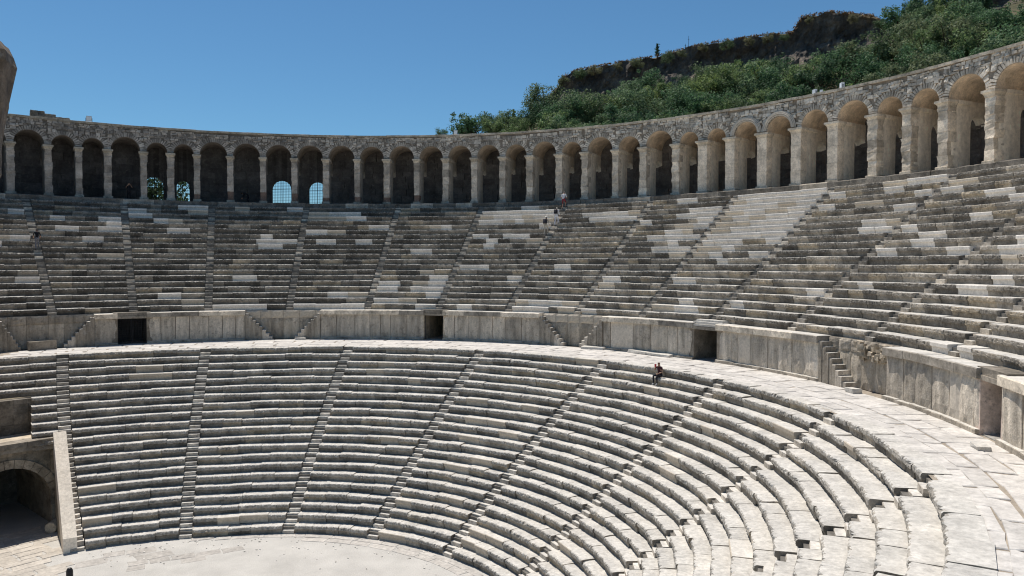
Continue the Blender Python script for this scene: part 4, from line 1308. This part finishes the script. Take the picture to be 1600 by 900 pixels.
# ------------------------------------------------------------------ people
SKIN = flat_mat('skin', (.42, .25, .17), .6)
HAIR = flat_mat('hair', (.05, .03, .02), .6)
def cloth(c): return flat_mat('cloth', c, .85)
def person(lab, loc, face_deg, pose, top, bottom, shoe=(.05, .05, .05), hair=None, sleeve=True, shorts=False, scale=1.0, lean=.12, bag=None, hat=None, group=None):
    """continuous skinned figure; face_deg is the heading (0 = +y, clockwise)"""
    J = {'pel': (0, 0, .96, .125), 'wai': (0, 0, 1.12, .115), 'che': (0, .0, 1.32, .135), 'nek': (0, .01, 1.49, .055), 'hed': (0, .03, 1.61, .082), 'crn': (0, .02, 1.70, .07)}
    S = {}
    for s, x in (('l', -1), ('r', 1)):
        S['sho'+s] = (x*.175, 0, 1.42, .062); S['elb'+s] = (x*.235, -.02, 1.14, .042); S['wri'+s] = (x*.24, .08, .91, .03); S['hnd'+s] = (x*.235, .11, .83, .032)
        S['hip'+s] = (x*.095, 0, .90, .088); S['kne'+s] = (x*.105, .03, .50, .058); S['ank'+s] = (x*.105, 0, .09, .042); S['toe'+s] = (x*.115, .17, .04, .035)
    J.update(S)
    def mv(k, x, y, z): J[k] = (x, y, z, J[k][3])
    if pose == 'climb':
        mv('wai', 0, .03, 1.11); mv('che', 0, .09, 1.30); mv('nek', 0, .14, 1.46); mv('hed', 0, .17, 1.58); mv('crn', 0, .17, 1.67)
        for s, x in (('l', -1), ('r', 1)):
            mv('sho'+s, x*.175, .1, 1.40); mv('elb'+s, x*.25, .06+x*.05, 1.13); mv('wri'+s, x*.23, .24+x*.05, 1.0); mv('hnd'+s, x*.22, .3+x*.05, .97)
        mv('kner', .1, .26, .66); mv('ankr', .1, .22, .28); mv('toer', .11, .38, .235); mv('knel', -.1, .04, .50); mv('ankl', -.1, -.10, .10); mv('toel', -.11, .05, .04)
    if pose == 'photo':
        for s, x in (('l', -1), ('r', 1)):
            mv('elb'+s, x*.27, .16, 1.25); mv('wri'+s, x*.10, .27, 1.52); mv('hnd'+s, x*.06, .27, 1.58)
    if pose == 'bend':
        mv('wai', 0, .12, 1.03); mv('che', 0, .36, 1.10); mv('nek', 0, .53, 1.12); mv('hed', 0, .66, 1.10); mv('crn', 0, .74, 1.07)
        for s, x in (('l', -1), ('r', 1)):
            mv('sho'+s, x*.175, .42, 1.10); mv('elb'+s, x*.22, .45, .84); mv('wri'+s, x*.16, .58, .66); mv('hnd'+s, x*.14, .62, .60)
            mv('kne'+s, x*.12, .08, .5); mv('ank'+s, x*.12, -.06, .09); mv('toe'+s, x*.13, .1, .04)
    if pose == 'sit':
        mv('pel', 0, 0, .12); mv('wai', 0, -.01, .28); mv('che', 0, .04, .49); mv('nek', 0, .07, .65); mv('hed', 0, .10, .77); mv('crn', 0, .09, .86)
        for s, x in (('l', -1), ('r', 1)):
            mv('sho'+s, x*.17, .05, .59); mv('hip'+s, x*.1, .03, .09); mv('kne'+s, x*.12, .46, .12); mv('ank'+s, x*.12, .42, -.33); mv('toe'+s, x*.13, .58, -.41)
        mv('elbl', -.24, .08, .33); mv('wril', -.12, .30, .25); mv('hndl', -.10, .38, .22)
        mv('elbr', .22, .22, .40); mv('wrir', .10, .30, .62); mv('hndr', .08, .27, .70)
    edges = [('pel', 'wai'), ('wai', 'che'), ('che', 'nek'), ('nek', 'hed'), ('hed', 'crn')]
    for s in 'lr':
        edges += [('che', 'sho'+s), ('sho'+s, 'elb'+s), ('elb'+s, 'wri'+s), ('wri'+s, 'hnd'+s), ('pel', 'hip'+s), ('hip'+s, 'kne'+s), ('kne'+s, 'ank'+s), ('ank'+s, 'toe'+s)]
    # five fingers on each hand
    for s, x in (('l', -1), ('r', 1)):
        h = Vector(J['hnd'+s][:3]); d = (h-Vector(J['wri'+s][:3])).normalized()
        side = d.cross(Vector((0, 1, .2))).normalized()
        for q in range(5):
            if q == 4: p = h - d*.01 - side*x*.055 + Vector((0, .025, 0)); nm = 'th'+s
            else: p = h + d*(.075-.008*abs(q-1.4)) + side*((q-1.5)*.024); nm = 'f%d%s' % (q, s)
            J[nm] = (*p, .010); edges.append(('hnd'+s, nm))
    keys = list(J)
    me = bpy.data.meshes.new('person')
    me.from_pydata([J[k][:3] for k in keys], [(keys.index(a), keys.index(b)) for a, b in edges], [])
    o = bpy.data.objects.new('tmp', me); COL.objects.link(o)
    md = o.modifiers.new('s', 'SKIN'); md.use_smooth_shade = True
    for k, v in zip(keys, me.skin_vertices[0].data):
        r = J[k][3]; v.radius = (r, r*.8 if k in ('pel', 'wai', 'che') else r)
        v.use_root = (k == 'pel')
    sb = o.modifiers.new('d', 'SUBSURF'); sb.levels = 1; sb.render_levels = 1
    dg = bpy.context.evaluated_depsgraph_get(); dg.update()
    body = bpy.data.meshes.new_from_object(o.evaluated_get(dg))
    bpy.data.objects.remove(o); 
    mats = [cloth(top), cloth(bottom), SKIN, cloth(shoe), HAIR if hair is None else cloth(hair)]
    body.materials.clear()
    for m in mats: body.materials.append(m)
    segs = [(Vector(J[a][:3]), Vector(J[b][:3]), a, b) for a, b in edges]
    hd = Vector(J['hed'][:3])
    for f in body.polygons:
        c = f.center; best = None
        for a, b, na, nb in segs:
            ab = b-a; t_ = max(0, min(1, (c-a).dot(ab)/max(1e-9, ab.length_squared)))
            dd = (a+ab*t_-c).length
            if best is None or dd < best[0]: best = (dd, na, nb, t_)
        na, nb, t_ = best[1][:3], best[2][:3], best[3]
        if nb in ('hed', 'crn'):
            mi = 2
            if nb == 'crn' or (c.y < hd.y-.015 and c.z > hd.z-.06): mi = 4
        elif na == 'che' and nb == 'nek': mi = 0 if t_ < .75 else 2
        elif nb in ('wai', 'che', 'sho'): mi = 0
        elif nb == 'elb': mi = 0 if (sleeve or t_ < .5) else 2
        elif na in ('elb', 'wri', 'hnd'): mi = 0 if (sleeve == 'long' and na == 'elb') else 2
        elif nb in ('hip', 'kne'): mi = 1
        elif nb == 'ank': mi = 2 if shorts else 1
        else: mi = 3
        f.material_index = mi
        f.use_smooth = True
    body.name = 'person'
    p = tag(put('person', body, None, loc, -R(face_deg), (scale,)*3), lab, 'person', group)
    WL_ = WLOC[p]
    def child(nm, mbx, mat):
        c = bpy.data.objects.new(nm, mbx.mesh(nm, [mat], True)); COL.objects.link(c); c.parent = p; return c
    # nose and ears belong to the face: small solid features
    if hat:
        mb = MB(); n = 12; hx, hy, hz = J['crn'][:3]
        for (r0, z) in ((.17, -.03), (.165, -.015), (.105, -.012), (.10, .05), (.06, .085), (.0, .09)):
            mb.v += [(hx+r0*math.cos(2*math.pi*q/n), hy+r0*math.sin(2*math.pi*q/n), hz+z) for q in range(n)]
        for k in range(5): mb.f += [[k*n+q, k*n+(q+1) % n, (k+1)*n+(q+1) % n, (k+1)*n+q] for q in range(n)]
        mb.m = [0]*len(mb.f); child('hat', mb, cloth(hat))
    if bag:
        mb = MB(); cx, cy, cz = J['che'][:3]
        mb.box(cx-.15, cx+.15, cy-.30, cy-.10, cz-.22, cz+.16, 0, .02); mb.box(cx-.11, cx+.11, cy-.35, cy-.29, cz-.18, cz+.02, 0, .015)
        child('backpack', mb, cloth(bag))
    return p
def on_up(d, r):
    i = int((r-RU)/TU); return upz(i)
def climber(d, i, half): # stands on the half step or the full step of row i
    r = upr(i)+(.16 if half else .46)
    return (*polar(r, d), upz(i)-(HU*.5 if half else .0)+.01)
person('person in white shirt and maroon shorts climbing just below the arcade', climber(49.0, 18, False), 49, 'climb', (.62, .62, .64), (.20, .03, .04), hair=(.25, .2, .16), shorts=True, group='three people climbing an upper stairway')
person('person dressed in white with a dark backpack, climbing between two others', climber(49.2, 15, True), 49, 'climb', (.62, .62, .66), (.60, .60, .66), hair=(.55, .5, .42), sleeve='long', bag=(.02, .02, .03), group='three people climbing an upper stairway')
person('person in beige with a pale sun hat, lowest of the three climbers', climber(48.5, 13, True), 49, 'climb', (.40, .36, .30), (.42, .38, .32), hat=(.6, .58, .52), sleeve='long', bag=(.03, .03, .04), group='three people climbing an upper stairway')
person('person in black top and grey trousers on the stairs near the stage wall', climber(-15.7, 10, True), -15.7, 'climb', (.012, .012, .015), (.16, .16, .18))
person('dark-clothed person in the arcade holding a camera up to the face', (*polar(46.4, -5.2), ZA-.05), 170, 'photo', (.03, .03, .035), (.02, .02, .025))
person('dark-clothed person bending forward between two arcade pillars', (*polar(46.4, 8.0), ZA-.05), 285, 'bend', (.02, .02, .025), (.02, .02, .025), sleeve='long')
sp = polar(lowr(1, 80.9)+.30, 80.9, LC)
seated = person('person in a dark top with red front and black trousers sitting on a seat row', (*sp, lowz(1)+.03), 251, 'sit', (.07, .025, .03), (.02, .02, .026), shoe=(.4, .4, .4), hair=(.16, .07, .04), sleeve=False)
mb = MB(); mb.box(-.05, .05, -.02, .02, -.08, .08, 0, .006)
c_ = R(251)
tag(put('phone', mb.mesh('phone', [flat_mat('red_case', (.55, .03, .05), .4)]), None, (sp[0]+math.cos(-c_)*.07-math.sin(-c_)*.33, sp[1]+math.sin(-c_)*.07+math.cos(-c_)*.33, lowz(1)+.73), -c_), 'red phone held up by the seated person', 'phone')
